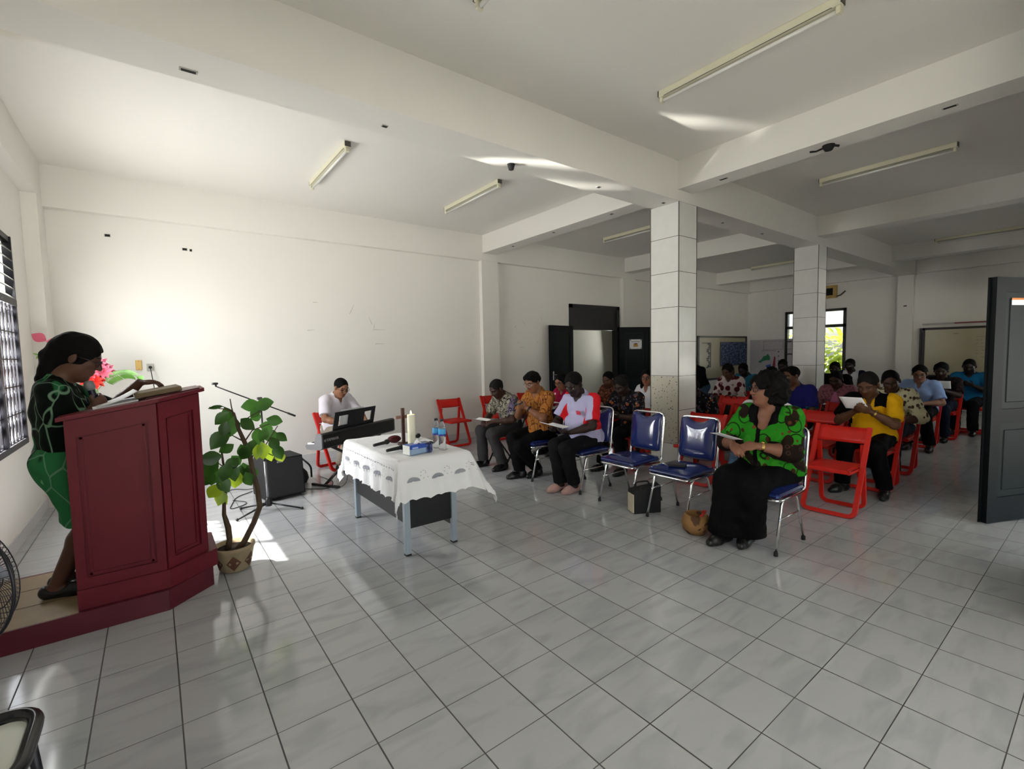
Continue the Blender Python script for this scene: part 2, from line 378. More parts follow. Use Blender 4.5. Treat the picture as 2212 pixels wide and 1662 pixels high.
# ---------------------------------------------------------------- windows
M_black = mat('black_paint', (0.012, 0.012, 0.013), 0.35)
M_dkframe = mat('dark_window_frame', (0.014, 0.013, 0.018), 0.45, spec=0.3)
M_glass = mat('window_glass', (1, 1, 1), 0.02, trans=1.0, ior=1.02, spec=0.2)
M_slat = mat('louvre_slat', (0.10, 0.10, 0.075), 0.45)
def baluster_window(name, y0, y1):
    t = bpy.data.objects.new(name, None); C.objects.link(t); t.location = (XL, y0, 0); struct(t)
    W = y1 - y0; x = -0.06; fr = MB()
    zs = (0.78, 2.05, 2.64)
    fr.box(-0.05, 0.012, 0, W, 0.78, 0.83); fr.box(-0.05, 0.012, 0, W, 2.02, 2.08); fr.box(-0.05, 0.0, 0, W, 2.59, 2.64)
    k = 2
    for i in range(k + 1):
        c = W * i / k; a = max(0, c - 0.03); b_ = min(W, c + 0.03); fr.box(-0.05, 0.010, a, b_, 0.78, 2.64)
    struct(fr.build('window_frame', M_dkframe, t))
    gr = MB(); rows = 5; rh = (2.02 - 0.83) / rows; n = max(4, int(W / 0.115)); x = -0.012
    sil = [(0.020, 0), (0.020, 0.03), (0.008, 0.06), (0.012, 0.10), (0.030, 0.17), (0.034, 0.21), (0.022, 0.25), (0.008, 0.28), (0.022, 0.31), (0.024, 0.34)]
    for r in range(rows):
        z0 = 0.83 + rh * r
        for j in range(n):
            yy = (j + 0.5) * W / n; out = [(w_, z0 + z * rh / 0.34) for w_, z in sil]; k = len(out)
            vs = [(x + sx, yy + w_, z) for sx in (-0.005, 0.005) for w_, z in out] + [(x + sx, yy - w_, z) for sx in (-0.005, 0.005) for w_, z in out]
            fs = []
            for i in range(k - 1):
                fs += [(i, i + 1, 2 * k + i + 1, 2 * k + i), (k + i, 3 * k + i, 3 * k + i + 1, k + i + 1), (i, k + i, k + i + 1, i + 1), (2 * k + i, 2 * k + i + 1, 3 * k + i + 1, 3 * k + i)]
            gr.add(vs, fs)
        gr.box(x - 0.006, x + 0.006, 0, W, z0 - 0.006, z0 + 0.006)
    g = gr.build('grille', M_dkframe, t); struct(g)
    sl = MB()
    for r in range(6):
        z0 = 2.12 + r * 0.085
        sl.M = Matrix.Translation((-0.03, 0, z0)) @ Matrix.Rotation(0.75, 4, 'Y'); sl.box(-0.055, 0.055, 0.03, W - 0.03, -0.004, 0.004)
    struct(sl.build('louvre_slats', M_slat, t))
baluster_window('window_1', W1[0], W1[1])
# far window with a transom, clear glass
t = bpy.data.objects.new('window_2', None); C.objects.link(t); t.location = (XR, WF[0], 0); struct(t)
fr = MB(); W = WF[1] - WF[0]
for (a, b_, c, d) in ((0, 0.07, 0.72, 2.53), (W - 0.07, W, 0.72, 2.53), (W / 2 - 0.04, W / 2 + 0.04, 0.72, 2.53), (0, W, 0.72, 0.79), (0, W, 2.03, 2.11), (0, W, 2.46, 2.53)):
    fr.box(-0.02, 0.10, a, b_, c, d)
struct(fr.build('window_frame', M_black, t))
struct(MB().box(0.04, 0.046, 0.05, W - 0.05, 0.75, 2.5).build('pane', M_glass, t))

# back doorway: frame with a boarded transom and two open leaves
t = bpy.data.objects.new('door_1', None); C.objects.link(t); t.location = (6.37, YB, 0); struct(t)
fr = MB(); W = 1.59
fr.box(0, 0.09, -0.03, 0.12, 0, 2.52); fr.box(W - 0.09, W, -0.03, 0.12, 0, 2.52); fr.box(0, W, -0.03, 0.12, 2.44, 2.52); fr.box(0, W, -0.03, 0.12, 1.98, 2.06)
struct(fr.build('door_frame', M_black, t))
struct(MB().box(0.09, W - 0.09, 0.0, 0.03, 2.06, 2.44).build('transom_panel', M_black, t))
M_door = mat('black_door', (0.008, 0.010, 0.011), 0.45, spec=0.12, var=0.2)
M_doorp = mat('black_door_panel', (0.010, 0.014, 0.015), 0.4, spec=0.12)
M_steel = mat('steel', (0.6, 0.6, 0.6), 0.25, metal=1.0)
def leaf(parent, name, w, h, dirn, hand, latch=True):
    """door leaf from its hinge along direction, standing on the floor"""
    t = bpy.data.objects.new(name, None); C.objects.link(t); t.parent = parent
    t.rotation_euler = (0, 0, math.atan2(dirn[1], dirn[0])); struct(t)
    m = MB(); m.box(0, 0.11, -0.02, 0.02, 0.01, h); m.box(w - 0.11, w, -0.02, 0.02, 0.01, h)
    for (a, b_) in ((0.01, 0.22), (0.84, 0.96), (h - 0.12, h)): m.box(0.11, w - 0.11, -0.02, 0.02, a, b_)
    m.box(w - 0.008, w + 0.02, -0.03, -0.02, 0.01, h)
    struct(m.build('stiles', M_door, t)); p = MB()
    p.box(0.11, w - 0.11, -0.008, 0.008, 0.22, 0.84); p.box(0.11, w - 0.11, -0.008, 0.008, 0.96, h - 0.12)
    for (a, b_) in ((0.22, 0.84), (0.96, h - 0.12)): p.box(0.16, w - 0.16, -0.014, 0.014, a + 0.05, b_ - 0.05, 0.01)
    struct(p.build('panel', M_doorp, t))
    if not latch: return t
    hd = MB(); hd.box(w - 0.075, w - 0.035, -0.028, 0.028, 0.95, 1.13, 0.003)
    for sg in (-1, 1): hd.tube([(w - 0.055, sg * 0.02, 1.06), (w - 0.055, sg * 0.06, 1.06), (w - 0.15, sg * 0.062, 1.06)], 0.008, 8)
    struct(hd.build('handle', M_steel, t))
    return t
l1 = leaf(t, 'door_leaf', 0.74, 2.05, (-0.72, -0.12), 1); l1.location = (0.05, -0.05, 0); 
l2 = leaf(t, 'door_leaf', 0.74, 2.05, (0.72, -0.36), 1, False); l2.location = (W - 0.05, -0.05, 0)
# front door leaf standing open, far right
t = bpy.data.objects.new('door_2', None); C.objects.link(t); t.location = (5.635, -0.80, 0); struct(t)
lf = leaf(t, 'door_leaf', 0.885, 2.04, (-0.91, 0.415), 1, False)
struct(MB().box(-0.02, 0.05, -0.2, 0.02, 0, 2.12).build('door_frame', M_black, t))

# outside: ground, hedge seen through the far window
M_ground = mat('concrete_ground', (0.55, 0.54, 0.50), 0.9, var=0.15, vscale=0.5)
struct(MB().box(-40, 50, -40, 40, -0.3, -0.12).build('ground', M_ground))
struct(MB().box(-9, 18, -9, YF - 0.14, 3.3, 3.45).build('sun_block_front', M_ceil))  # unseen slab added to keep the sun off the ground in front
struct(MB().box(3.14, 18, YF - 0.14, -1.0, 3.3, 3.45).build('sun_block_side', M_ceil))  # side piece of the added slab, also there to block sun
# ---------------------------------------------------------------- red folding chairs
M_red = mat('red_plastic', srgb('c01a10'), 0.42, spec=0.45, bump=0.03, bscale=90)
def red_chair(label, loc, rz, group='red folding chairs'):
    t = thing('folding_chair', label, 'chair', loc, rz, group)
    W = 0.205
    def bar(mb, path, a, b_):
        """sweep a rectangle a (in plane) x b_ along the path with rounded corners"""
        P = fillet(path, 0.06, 5); vs = []; fs = []; m = len(P); nprev = None
        for i, p in enumerate(P):
            tn = (P[min(i + 1, m - 1)] - P[max(i - 1, 0)]).normalized()
            # keep one side of the section roughly along the frame's own plane normal
            nn = mb.pn - tn * mb.pn.dot(tn); nn.normalize(); bb = tn.cross(nn)
            for (s1, s2) in ((-1, -1), (1, -1), (1, 1), (-1, 1)): vs.append(p + nn * s1 * b_ / 2 + bb * s2 * a / 2)
        for i in range(m - 1):
            for k in range(4): fs.append((i * 4 + k, i * 4 + (k + 1) % 4, i * 4 + 4 + (k + 1) % 4, i * 4 + 4 + k))
        fs += [(3, 2, 1, 0), tuple((m - 1) * 4 + k for k in range(4))]
        mb.add(vs, fs)
    f = MB(); tilt = math.atan2(0.36, 0.755); f.pn = Vector((math.cos(tilt), 0, math.sin(tilt)))
    top = lambda s: (-0.165, s * W, 0.765); ft = lambda s: (0.19, s * W, 0.018)
    bar(f, [top(1), ft(1), ft(-1), top(-1)], 0.036, 0.030)
    f.build('front_frame', M_red, t)
    r = MB(); W2 = W - 0.032; r.pn = Vector((1, 0, 0.12)).normalized()
    bar(r, [(-0.10, W2, 0.615), (-0.185, W2, 0.018), (-0.185, -W2, 0.018), (-0.10, -W2, 0.615)], 0.034, 0.026)
    r.build('rear_frame', M_red, t)
    # seat: slab with a ribbed top, resting between the frames
    s = MB(); n = 12
    s.box(-0.145, 0.255, -W + 0.022, W - 0.022, 0.415, 0.432, 0.006)
    for i in range(n): s.box(-0.12 + i * 0.031, -0.12 + i * 0.031 + 0.021, -W + 0.045, W - 0.045, 0.432, 0.437)
    s.box(0.235, 0.262, -W + 0.01, W - 0.01, 0.40, 0.434, 0.008)
    for q in (-1, 1): s.box(-0.16, 0.25, q * (W - 0.03) - 0.008, q * (W - 0.03) + 0.008, 0.395, 0.43, 0.004)
    s.build('seat', M_red, t)
    # backrest: curved panel
    b = MB(); g = []
    for k in range(9):
        y = -W + 0.01 + k * (2 * W - 0.02) / 8; bow = -0.022 * (1 - (y / W) ** 2); row = []
        for z in (0.625, 0.66, 0.71, 0.758):
            x = -0.165 + (0.765 - z) * 0.475 + bow; row.append((x, y, z - 0.006 * (1 - (y / W) ** 2)))
        g.append(row)
    b.sheet(g, 0.016); b.build('backrest', M_red, t)
    return t
rc0 = red_chair('empty red folding chair nearest the camera, in front of the man in yellow', (4.33, 0.48, 0), PI)
RC = []
def rchair(x, y, rz, label, group='red folding chairs'):
    RC.append(dup(rc0, (x, y, 0), rz, label, group)); return RC[-1]
rchair(3.31, 5.66, -PI / 2, 'empty red folding chair against the plain back wall, beside the altar table')
rchair(4.17, 5.66, -PI / 2, 'empty red folding chair by the wall pilaster, behind the man in grey batik')
rchair(4.98, 5.62, -PI / 2, 'red folding chair left of the black door, behind the man in orange batik')

# ---------------------------------------------------------------- blue chrome chairs
M_blue = mat('blue_vinyl', srgb('1a2860'), 0.12, spec=0.6, coat=0.5, bump=0.02, bscale=14)
M_chrome = mat('chrome', (0.72, 0.72, 0.72), 0.12, metal=1.0)
M_rubber = mat('black_rubber', (0.012, 0.012, 0.012), 0.6)
def blue_chair(label, loc, rz, group='blue chairs in the front row'):
    t = thing('banquet_chair', label, 'chair', loc, rz, group); W = 0.19
    # seat pad
    s = MB(); n = 10; g = []
    s.box(-0.215, 0.225, -0.205, 0.205, 0.405, 0.455, 0.022)
    for i in range(n + 1):
        row = []
        for j in range(n + 1):
            u, v = i / n * 2 - 1, j / n * 2 - 1; h = 0.030 * (1 - abs(u) ** 4) * (1 - abs(v) ** 4)
            row.append((0.005 + u * 0.214, v * 0.198, 0.452 + h))
        g.append(row)
    s.sheet(g); s.build('seat', M_blue, t)
    MB().tube(fillet([(-0.2, -0.2, 0.398), (0.222, -0.2, 0.398), (0.222, 0.2, 0.398), (-0.2, 0.2, 0.398)], 0.05), 0.011, 8).build('seat_rail', M_chrome, t)
    # back hoop
    hoop = fillet([(-0.205, W, 0.398), (-0.245, W, 0.42), (-0.30, W, 0.875), (-0.30, -W, 0.875), (-0.245, -W, 0.42), (-0.205, -W, 0.398)], 0.06, 6)
    MB().tube(hoop, 0.011, 10).build('back_frame', M_chrome, t)
    # back pad: notched top, bulging front
    b = MB(); g = []; m = 14
    for j in range(m + 1):
        v = j / m * 2 - 1; y = v * 0.174; notch = 0.045 * max(0.0, 1 - (abs(v) / 0.62) ** 2) ** 0.7; row = []
        for i in range(m + 1):
            u = i / m; z = 0.50 + u * (0.862 - notch - 0.50); x = -0.245 - (z - 0.42) * 0.121
            blg = 0.034 * (1 - abs(v) ** 6) * (1 - abs(2 * u - 1) ** 6) ** 0.8 if 0 < u < 1 and abs(v) < 1 else 0.0
            row.append((x + 0.006 + blg, y, z))
        g.append(row)
    b.sheet(g, 0.018); b.build('backrest', M_blue, t)
    # side hoops: front and rear leg run from a short bar under the seat
    for sy in (-1, 1):
        y = sy * 0.185
        for nm, pts in (('leg', [(0.03, y, 0.392), (0.13, y, 0.392), (0.24, y * 1.04, 0.02)]), ('leg', [(0.03, y, 0.392), (-0.10, y, 0.392), (-0.235, y * 1.04, 0.02)])):
            lg = MB().tube(fillet(pts, 0.06, 6), 0.0105, 10).build(nm, M_chrome, t)
            e = pts[-1]; MB().lathe([(0.0, 0), (0.015, 0), (0.0145, 0.03), (0.011, 0.032), (0, 0.032)], 10, 'z', (e[0], e[1], 0)).build('rubber_foot', M_rubber, lg)
        MB().tube([(0.186, y * 1.02, 0.22 + 0.03), (-0.17, y * 1.02, 0.22 + 0.03)], 0.006, 8).build('stretcher', M_chrome, t)
    return t
bc0 = blue_chair('empty blue vinyl chair right of the man with red shoulders', (3.13, 1.875, 0), PI)
dup(bc0, (3.12, 1.29, 0), PI, 'empty blue vinyl chair with a black notebook on its seat')
dup(bc0, (3.13, 0.57, 0), PI, 'blue vinyl chair under the woman in the green blouse')
dup(bc0, (3.14, 2.54, 0), PI, 'blue vinyl chair under the man in the red and white shirt')
dup(bc0, (3.08, 3.26, 0), PI, 'blue vinyl chair under the man in orange batik')
# maroon folding chair with thin dark legs
M_maroon = mat('maroon_vinyl', srgb('8c1026'), 0.35); M_dkmetal = mat('dark_metal', (0.03, 0.028, 0.025), 0.35, metal=0.6)
t = thing('folding_chair', 'maroon padded chair with thin dark legs under the man in grey batik', 'chair', (3.13, 3.93, 0), PI)
MB().lathe([(0, 0.415), (0.19, 0.415), (0.2, 0.435), (0.19, 0.46), (0.1, 0.472), (0, 0.474)], 28).build('seat', M_maroon, t)
b = MB(); b.sheet([[(-0.22 - 0.02 * (1 - (y / 0.2) ** 2), y, z) for z in (0.62, 0.7, 0.78)] for y in np.linspace(-0.18, 0.18, 9)], 0.03); b.build('backrest', M_maroon, t)
for sy in (-1, 1):
    MB().tube([(0.20, sy * 0.19, 0.0), (-0.05, sy * 0.19, 0.42), (-0.235, sy * 0.19, 0.79)], 0.011, 8).build('leg', M_dkmetal, t)
    MB().tube([(-0.21, sy * 0.165, 0.0), (0.10, sy * 0.165, 0.42)], 0.011, 8).build('leg', M_dkmetal, t)
MB().tube([(0.13, -0.19, 0.12), (0.13, 0.19, 0.12)], 0.008, 8).build('stretcher', M_dkmetal, t)

# ---------------------------------------------------------------- altar table and what is on it
M_silver = mat('silver_painted_steel', (0.36, 0.42, 0.48), 0.35, metal=0.3); M_pan = mat('black_laminate', (0.008, 0.008, 0.009), 0.4)
TX0, TX1, TY0, TY1, TZ = 0.76, 1.36, 2.08, 3.26, 0.735
t = thing('table', 'office table with grey steel legs and black modesty panels under a white cloth', 'table', (TX0, TY0, 0))
lx, ly = TX1 - TX0, TY1 - TY0
for (x, y) in ((0.075, 0.05), (0.475, 0.05), (0.075, ly - 0.05), (0.475, ly - 0.05)):
    lg = MB().box(x - 0.022, x + 0.022, y - 0.022, y + 0.022, 0.012, TZ - 0.03, 0.003).build('leg', M_silver, t)
    MB().box(x - 0.021, x + 0.021, y - 0.021, y + 0.021, 0, 0.012).build('foot', M_rubber, lg)
MB().box(0, lx, 0, ly, TZ - 0.03, TZ - 0.004, 0.003).build('tabletop', M_pan, t)
MB().box(0.10, 0.452, 0.045, 0.06, 0.20, TZ - 0.03).build('end_panel', M_pan, t)
MB().box(0.068, 0.083, 0.075, ly - 0.075, 0.24, TZ - 0.03).build('modesty_panel', M_pan, t)
MB().box(0.452, 0.468, 0.06, 0.30, 0.15, TZ - 0.03).build('cable_panel', M_pan, t)
# cloth: a sheet that falls over all four sides with folds; the lower border is openwork lace
M_cloth = bpy.data.materials.new('white_lace_cloth'); M_cloth.use_nodes = True
def _cl():
    N, L = nodes_of(M_cloth); b = N['Principled BSDF']; b.inputs['Base Color'].default_value = (0.80, 0.80, 0.82, 1); b.inputs['Roughness'].default_value = 0.85
    tc = N.new('ShaderNodeTexCoord'); n = N.new('ShaderNodeTexNoise'); n.inputs['Scale'].default_value = 18; n.inputs['Detail'].default_value = 3; L.new(tc.outputs['Object'], n.inputs['Vector'])
    bp = N.new('ShaderNodeBump'); bp.inputs['Strength'].default_value = 0.25; bp.inputs['Distance'].default_value = 0.01; L.new(n.outputs['Fac'], bp.inputs['Height']); L.new(bp.outputs['Normal'], b.inputs['Normal'])
    b.inputs['Transmission Weight'].default_value = 0.0
_cl()
M_lace = mat('sheer_lace', (0.78, 0.78, 0.80), 0.9, alpha=0.72)
M_hole = mat('lace_cutwork_shade', (0.30, 0.31, 0.35), 0.9)
cl = thing('tablecloth', 'white lace-edged cloth hanging over the altar table', 'tablecloth', (TX0, TY0, TZ))
def cloth_pt(u, v):
    """u across x, v along y, both from -drop to size+drop; hanging parts fold down"""
    D = 0.30
    dx = -u if u < 0 else (u - lx if u > lx else 0.0); dy = -v if v < 0 else (v - ly if v > ly else 0.0)
    x = min(max(u, 0), lx); y = min(max(v, 0), ly)
    corner = min(dx, dy)
    drop = math.hypot(dx, dy) if corner > 0 else max(dx, dy)
    if drop <= 0: return (x, y, 0.0035 + 0.0015 * math.sin(u * 40) * math.sin(v * 33))
    ax = (1 if u > lx else -1) if dx > 0 else 0; ay = (1 if v > ly else -1) if dy > 0 else 0
    fold = 0.014 * drop / D * (math.sin((v if dx > dy else u) * 30 + 1.3) + 0.5 * math.sin((v if dx > dy else u) * 53))
    flare = 0.012 + 0.16 * drop * (1 if ax >= 0 or dy > dx else 0.35)
    if ax > 0: flare += 0.35 * drop
    kx, ky = (dx / (dx + dy), dy / (dx + dy))
    out = flare + fold + (0.10 * corner if corner > 0 else 0)
    return (x + ax * out * kx ** 0.7, y + ay * out * ky ** 0.7, 0.004 - min(drop, 0.46) * 0.97)
Dp = 0.31; nu, nv = 46, 74
us = [-Dp + (lx + 2 * Dp) * i / nu for i in range(nu + 1)]; vs_ = [-Dp + (ly + 2 * Dp) * j / nv for j in range(nv + 1)]
g = []
for i, u in enumerate(us):
    row = []
    for j, v in enumerate(vs_):
        x, y, z = cloth_pt(u, v)
        if i in (0, nu) or j in (0, nv): z += 0.016 * abs(math.sin((j if i in (0, nu) else i) * PI / 4))
        row.append((x, y, z))
    g.append(row)
cm = MB(); cm.sheet(g, 0.0); cm.build('drape', M_cloth, cl)
# cutwork: a row of lens-shaped openings with round petals, on the two hanging sides in view
cw = MB()
def on_cloth(side, a, d, off=0.004):
    u, v = (a, -d) if side == 'y' else (-d, a)
    p = Vector(cloth_pt(u, v)); n = Vector((0, -1, 0.12)) if side == 'y' else Vector((-1, 0, 0.12))
    return p + n.normalized() * off
def patch(side, poly, off=0.004):
    c = (sum(p[0] for p in poly) / len(poly), sum(p[1] for p in poly) / len(poly))
    vs2 = [on_cloth(side, *c, off)] + [on_cloth(side, a, d, off) for a, d in poly]
    cw.add(vs2, [(0, i, i % len(poly) + 1) for i in range(1, len(poly) + 1)])
for side, length in (('y', lx), ('x', ly)):
    n = 3 if side == 'y' else 5
    for k in range(n):
        c = (k + 0.5) * length / n
        pts = [(c + 0.055 * math.cos(a), 0.165 - (0.030 if math.sin(a) > 0 else 0.004) * math.sin(a)) for a in np.linspace(0, 2 * PI, 16, endpoint=False)]
        cw.cur = 0; patch(side, pts)
        for q in range(5): 
            cc = (c - 0.06 + q * 0.03, 0.186 - 0.010 * (1 - ((q - 2) / 2) ** 2)); cw.cur = 1
            patch(side, [(cc[0] + 0.011 * math.cos(a), cc[1] + 0.011 * math.sin(a)) for a in np.linspace(0, 2 * PI, 10, endpoint=False)], 0.006)
    for k in range(int(length / 0.045)):
        a0 = 0.03 + k * 0.045; cw.cur = 0
        if side == 'x': patch(side, [(a0 + 0.009 * math.cos(a), 0.07 + 0.006 * math.sin(a)) for a in np.linspace(0, 2 * PI, 8, endpoint=False)])
    # curls above the openings
    for k in range(n):
        c = (k + 0.5) * length / n + 0.09
        for q in range(7):
            a0 = q * 0.9; r0 = 0.012 + 0.005 * q; cw.cur = 0
            patch(side, [(c + r0 * math.cos(a0) + 0.005 * math.cos(a), 0.115 - r0 * math.sin(a0) + 0.003 * math.sin(a)) for a in np.linspace(0, 2 * PI, 6, endpoint=False)])
cw.build('cutwork', [M_hole, mat('cloth_white', (0.80, 0.80, 0.82), 0.85)], cl)['kind'] = 'stuff'

M_dkwood = mat('dark_wood', srgb('3a1714'), 0.4, var=0.25, vscale=14); M_wax = mat('ivory_wax', srgb('e9e6d0'), 0.45, spec=0.4)
ZT = TZ + 0.006
def at(x, y): return (x, y, ZT)
t = thing('cross', 'small dark wooden cross standing on the altar table', 'cross', at(1.07, 2.66), math.radians(8))
m = MB(); m.lathe([(0, 0), (0.05, 0), (0.048, 0.014), (0, 0.015)], 20); m.build('base', M_dkwood, t)
MB().box(-0.014, 0.014, -0.010, 0.010, 0.012, 0.315, 0.002).build('upright', M_dkwood, t)
MB().box(-0.070, 0.070, -0.009, 0.009, 0.225, 0.252, 0.002).build('crossbar', mat('mid_wood', srgb('7a5a52'), 0.4), t)
t = thing('candle', 'thick ivory pillar candle burning on the altar table', 'candle', at(1.10, 2.56))
MB().lathe([(0, 0), (0.032, 0), (0.033, 0.004), (0.033, 0.262), (0.030, 0.266), (0.026, 0.258), (0.012, 0.252), (0, 0.251)], 28).build('wax', M_wax, t)
MB().tube([(0, 0, 0.25), (0.001, 0, 0.264)], 0.0012, 6).build('wick', M_rubber, t)
MB().lathe([(0, 0.258), (0.005, 0.264), (0.0075, 0.273), (0.005, 0.287), (0.0, 0.300)], 12).build('flame', mat('candle_flame', (1, 0.8, 0.4), 0.5, emit=((1.0, 0.72, 0.3), 14)), t)
# tissue box
M_tb = bpy.data.materials.new('tissue_box_print'); M_tb.use_nodes = True
def _tb():
    N, L = nodes_of(M_tb); b = N['Principled BSDF']; b.inputs['Roughness'].default_value = 0.3; tc = N.new('ShaderNodeTexCoord')
    v = N.new('ShaderNodeTexVoronoi'); v.inputs['Scale'].default_value = 38; L.new(tc.outputs['Object'], v.inputs['Vector'])
    g = N.new('ShaderNodeTexGradient'); mp = N.new('ShaderNodeMapping'); mp.inputs['Scale'].default_value = (5.5, 0, 0); mp.inputs['Location'].default_value = (0.25, 0, 0); L.new(tc.outputs['Object'], mp.inputs[0]); L.new(mp.outputs[0], g.inputs[0])
    r = N.new('ShaderNodeValToRGB'); L.new(v.outputs['Distance'], r.inputs[0]); r.color_ramp.elements[0].color = (*srgb('5c6fa8'), 1); r.color_ramp.elements[1].color = (*srgb('101a4a'), 1); r.color_ramp.elements[1].position = 0.6
    s = N.new('ShaderNodeValToRGB'); L.new(g.outputs['Fac'], s.inputs[0]); s.color_ramp.elements[0].position = 0.42; s.color_ramp.elements[1].position = 0.52
    z = N.new('ShaderNodeSeparateXYZ'); L.new(tc.outputs['Object'], z.inputs[0]); q = N.new('ShaderNodeValToRGB'); L.new(z.outputs[2], q.inputs[0])
    q.color_ramp.interpolation = 'CONSTANT'; q.color_ramp.elements[0].color = (*srgb('8fa6c4'), 1); q.color_ramp.elements[1].position = 0.045; q.color_ramp.elements[1].color = (*srgb('2b4fae'), 1)
    x = N.new('ShaderNodeMix'); x.data_type = 'RGBA'; L.new(s.outputs[0], x.inputs['Factor']); L.new(q.outputs[0], x.inputs['A']); L.new(r.outputs[0], x.inputs['B']); L.new(x.outputs['Result'], b.inputs['Base Color'])
_tb()
M_white = mat('white_paper', (0.82, 0.82, 0.83), 0.8); M_whitec = mat('white_card', (0.80, 0.81, 0.78), 0.5)
t = thing('tissue_box', 'blue printed tissue pack with white ends on the altar table', 'tissue box', at(1.0, 2.235), math.radians(6))
m = MB(); m.box(-0.105, 0.105, -0.055, 0.055, 0, 0.078, 0.012); m.build('carton', M_tb, t)
MB().box(-0.1075, -0.1045, -0.05, 0.05, 0.004, 0.074, 0.001).build('end_flap', M_whitec, t)
g = [[(-0.03 + 0.05 * i / 6 + 0.006 * math.sin(j * 1.7 + i), -0.02 + 0.04 * j / 6, 0.076 + (0.05 + 0.012 * math.sin(i * 1.3)) * math.exp(-((i - 3) / 1.6) ** 2) * (1 - abs(j - 3) / 4)) for j in range(7)] for i in range(7)]
MB().sheet(g, 0.001).build('tissue', M_white, t)
l_ = MB(); l_.box(-0.085, -0.035, -0.0568, -0.0552, 0.050, 0.062); l_.build('printed_band', mat('pale_print', srgb('a9bde6'), 0.4), t)
# water bottles
M_pet = mat('clear_plastic', (0.95, 0.97, 1.0), 0.05, trans=0.92, ior=1.2, spec=0.5); M_lab = mat('blue_label', srgb('4aa3d8'), 0.35, var=0.3, vscale=40); M_labd = mat('dark_blue_label', srgb('1b2f8c'), 0.35)
M_cap = mat('dark_cap', srgb('20242c'), 0.4)
def bottle(label, loc):
    t = thing('water_bottle', label, 'bottle', loc, 0, 'water bottles on the altar table')
    prof = [(0, 0), (0.026, 0), (0.030, 0.006)]
    for k in range(9): prof += [(0.0285, 0.012 + k * 0.011), (0.0305, 0.0175 + k * 0.011)]
    prof += [(0.031, 0.115), (0.031, 0.175), (0.027, 0.195), (0.015, 0.222), (0.0125, 0.228), (0.0125, 0.236), (0, 0.236)]
    MB().lathe(prof, 20).build('body', M_pet, t)
    lb = MB(); lb.cur = 0; lb.lathe([(0.0315, 0.125), (0.0318, 0.126), (0.0318, 0.168), (0.0315, 0.169)], 20); lb.cur = 1; lb.lathe([(0.0316, 0.112), (0.032, 0.113), (0.032, 0.125), (0.0316, 0.126)], 20)
    lb.build('wrapper', [M_lab, M_labd], t)
    MB().lathe([(0, 0.229), (0.0145, 0.229), (0.0145, 0.243), (0.013, 0.246), (0, 0.246)], 16).build('cap', M_cap, t)
    return t
b0 = bottle('clear water bottle nearer the camera, beside the tissue pack', at(1.215, 2.235))
dup(b0, at(1.205, 2.315), 1.0, 'clear water bottle standing behind the nearer bottle')
# microphones and pouch lying on the table
M_micb = mat('black_microphone_body', (0.015, 0.014, 0.014), 0.45); M_grl = mat('grey_mesh', (0.22, 0.22, 0.23), 0.5, metal=0.3, bump=0.4, bscale=400)
def mic(name, label, loc, rz, L_=0.2, grille=M_micb, r=0.016):
    t = thing(name, label, 'microphone', loc, rz)
    MB().lathe([(0, 0), (r * 0.75, 0.002), (r * 0.8, 0.02), (r, L_ * 0.7), (r * 0.9, L_ * 0.72)], 14, 'x', (-L_ / 2, 0, r + 0.006)).build('handle', M_micb, t)
    MB().ball((L_ * 0.30, 0, r + 0.008), (0.030, r * 1.45, r * 1.45)).build('grille', grille, t)
    return t
mic('microphone', 'black wireless microphone lying on the cloth beside the red pouch', at(0.90, 2.72), 0.45)
mic('microphone', 'black microphone lying on the cloth left of the tissue pack', at(0.90, 2.42), 0.30)
mic('microphone', 'black microphone behind the candle on the altar table', at(1.26, 2.82), 0.5, 0.12)
mic('microphone', 'black microphone lying behind the tissue pack', at(1.16, 2.42), 0.35, 0.18, r=0.013)
t = thing('pouch', 'dark red cloth pouch lying beside the cross', 'pouch', at(1.045, 2.80))
MB().ball((0, 0, 0.03), (0.062, 0.045, 0.032), 16, 10).build('body', mat('dark_red_cloth', srgb('4c0a16'), 0.8, bump=0.5, bscale=25), t)
MB().tube([(-0.06, 0, 0.02), (-0.03, -0.03, 0.05), (0.02, -0.03, 0.055), (0.06, 0, 0.02)], 0.004, 6).build('seam', mat('dark_red_cord', srgb('6a1220'), 0.8), t)
t = thing('lighter', 'small orange gas lighter by the foot of the candle', 'lighter', at(1.03, 2.52), 0.3)
MB().box(-0.05, 0.02, -0.008, 0.008, 0, 0.013, 0.004).build('body', mat('orange_plastic', srgb('e08a1e'), 0.3), t)
MB().box(0.02, 0.034, -0.007, 0.007, 0, 0.012, 0.002).build('head', M_steel, t)

# notebook on the blue chair
t = thing('notebook', 'black notebook lying on the seat of the empty blue chair', 'notebook', (3.02, 1.27, 0.484), math.radians(25))
MB().box(-0.05, 0.05, -0.075, 0.075, 0, 0.018, 0.002).build('cover', mat('black_cover', (0.012, 0.012, 0.014), 0.4), t)
MB().box(-0.048, 0.052, -0.073, 0.073, 0.003, 0.015).build('pages', mat('cream_pages', (0.55, 0.5, 0.4), 0.8), t)
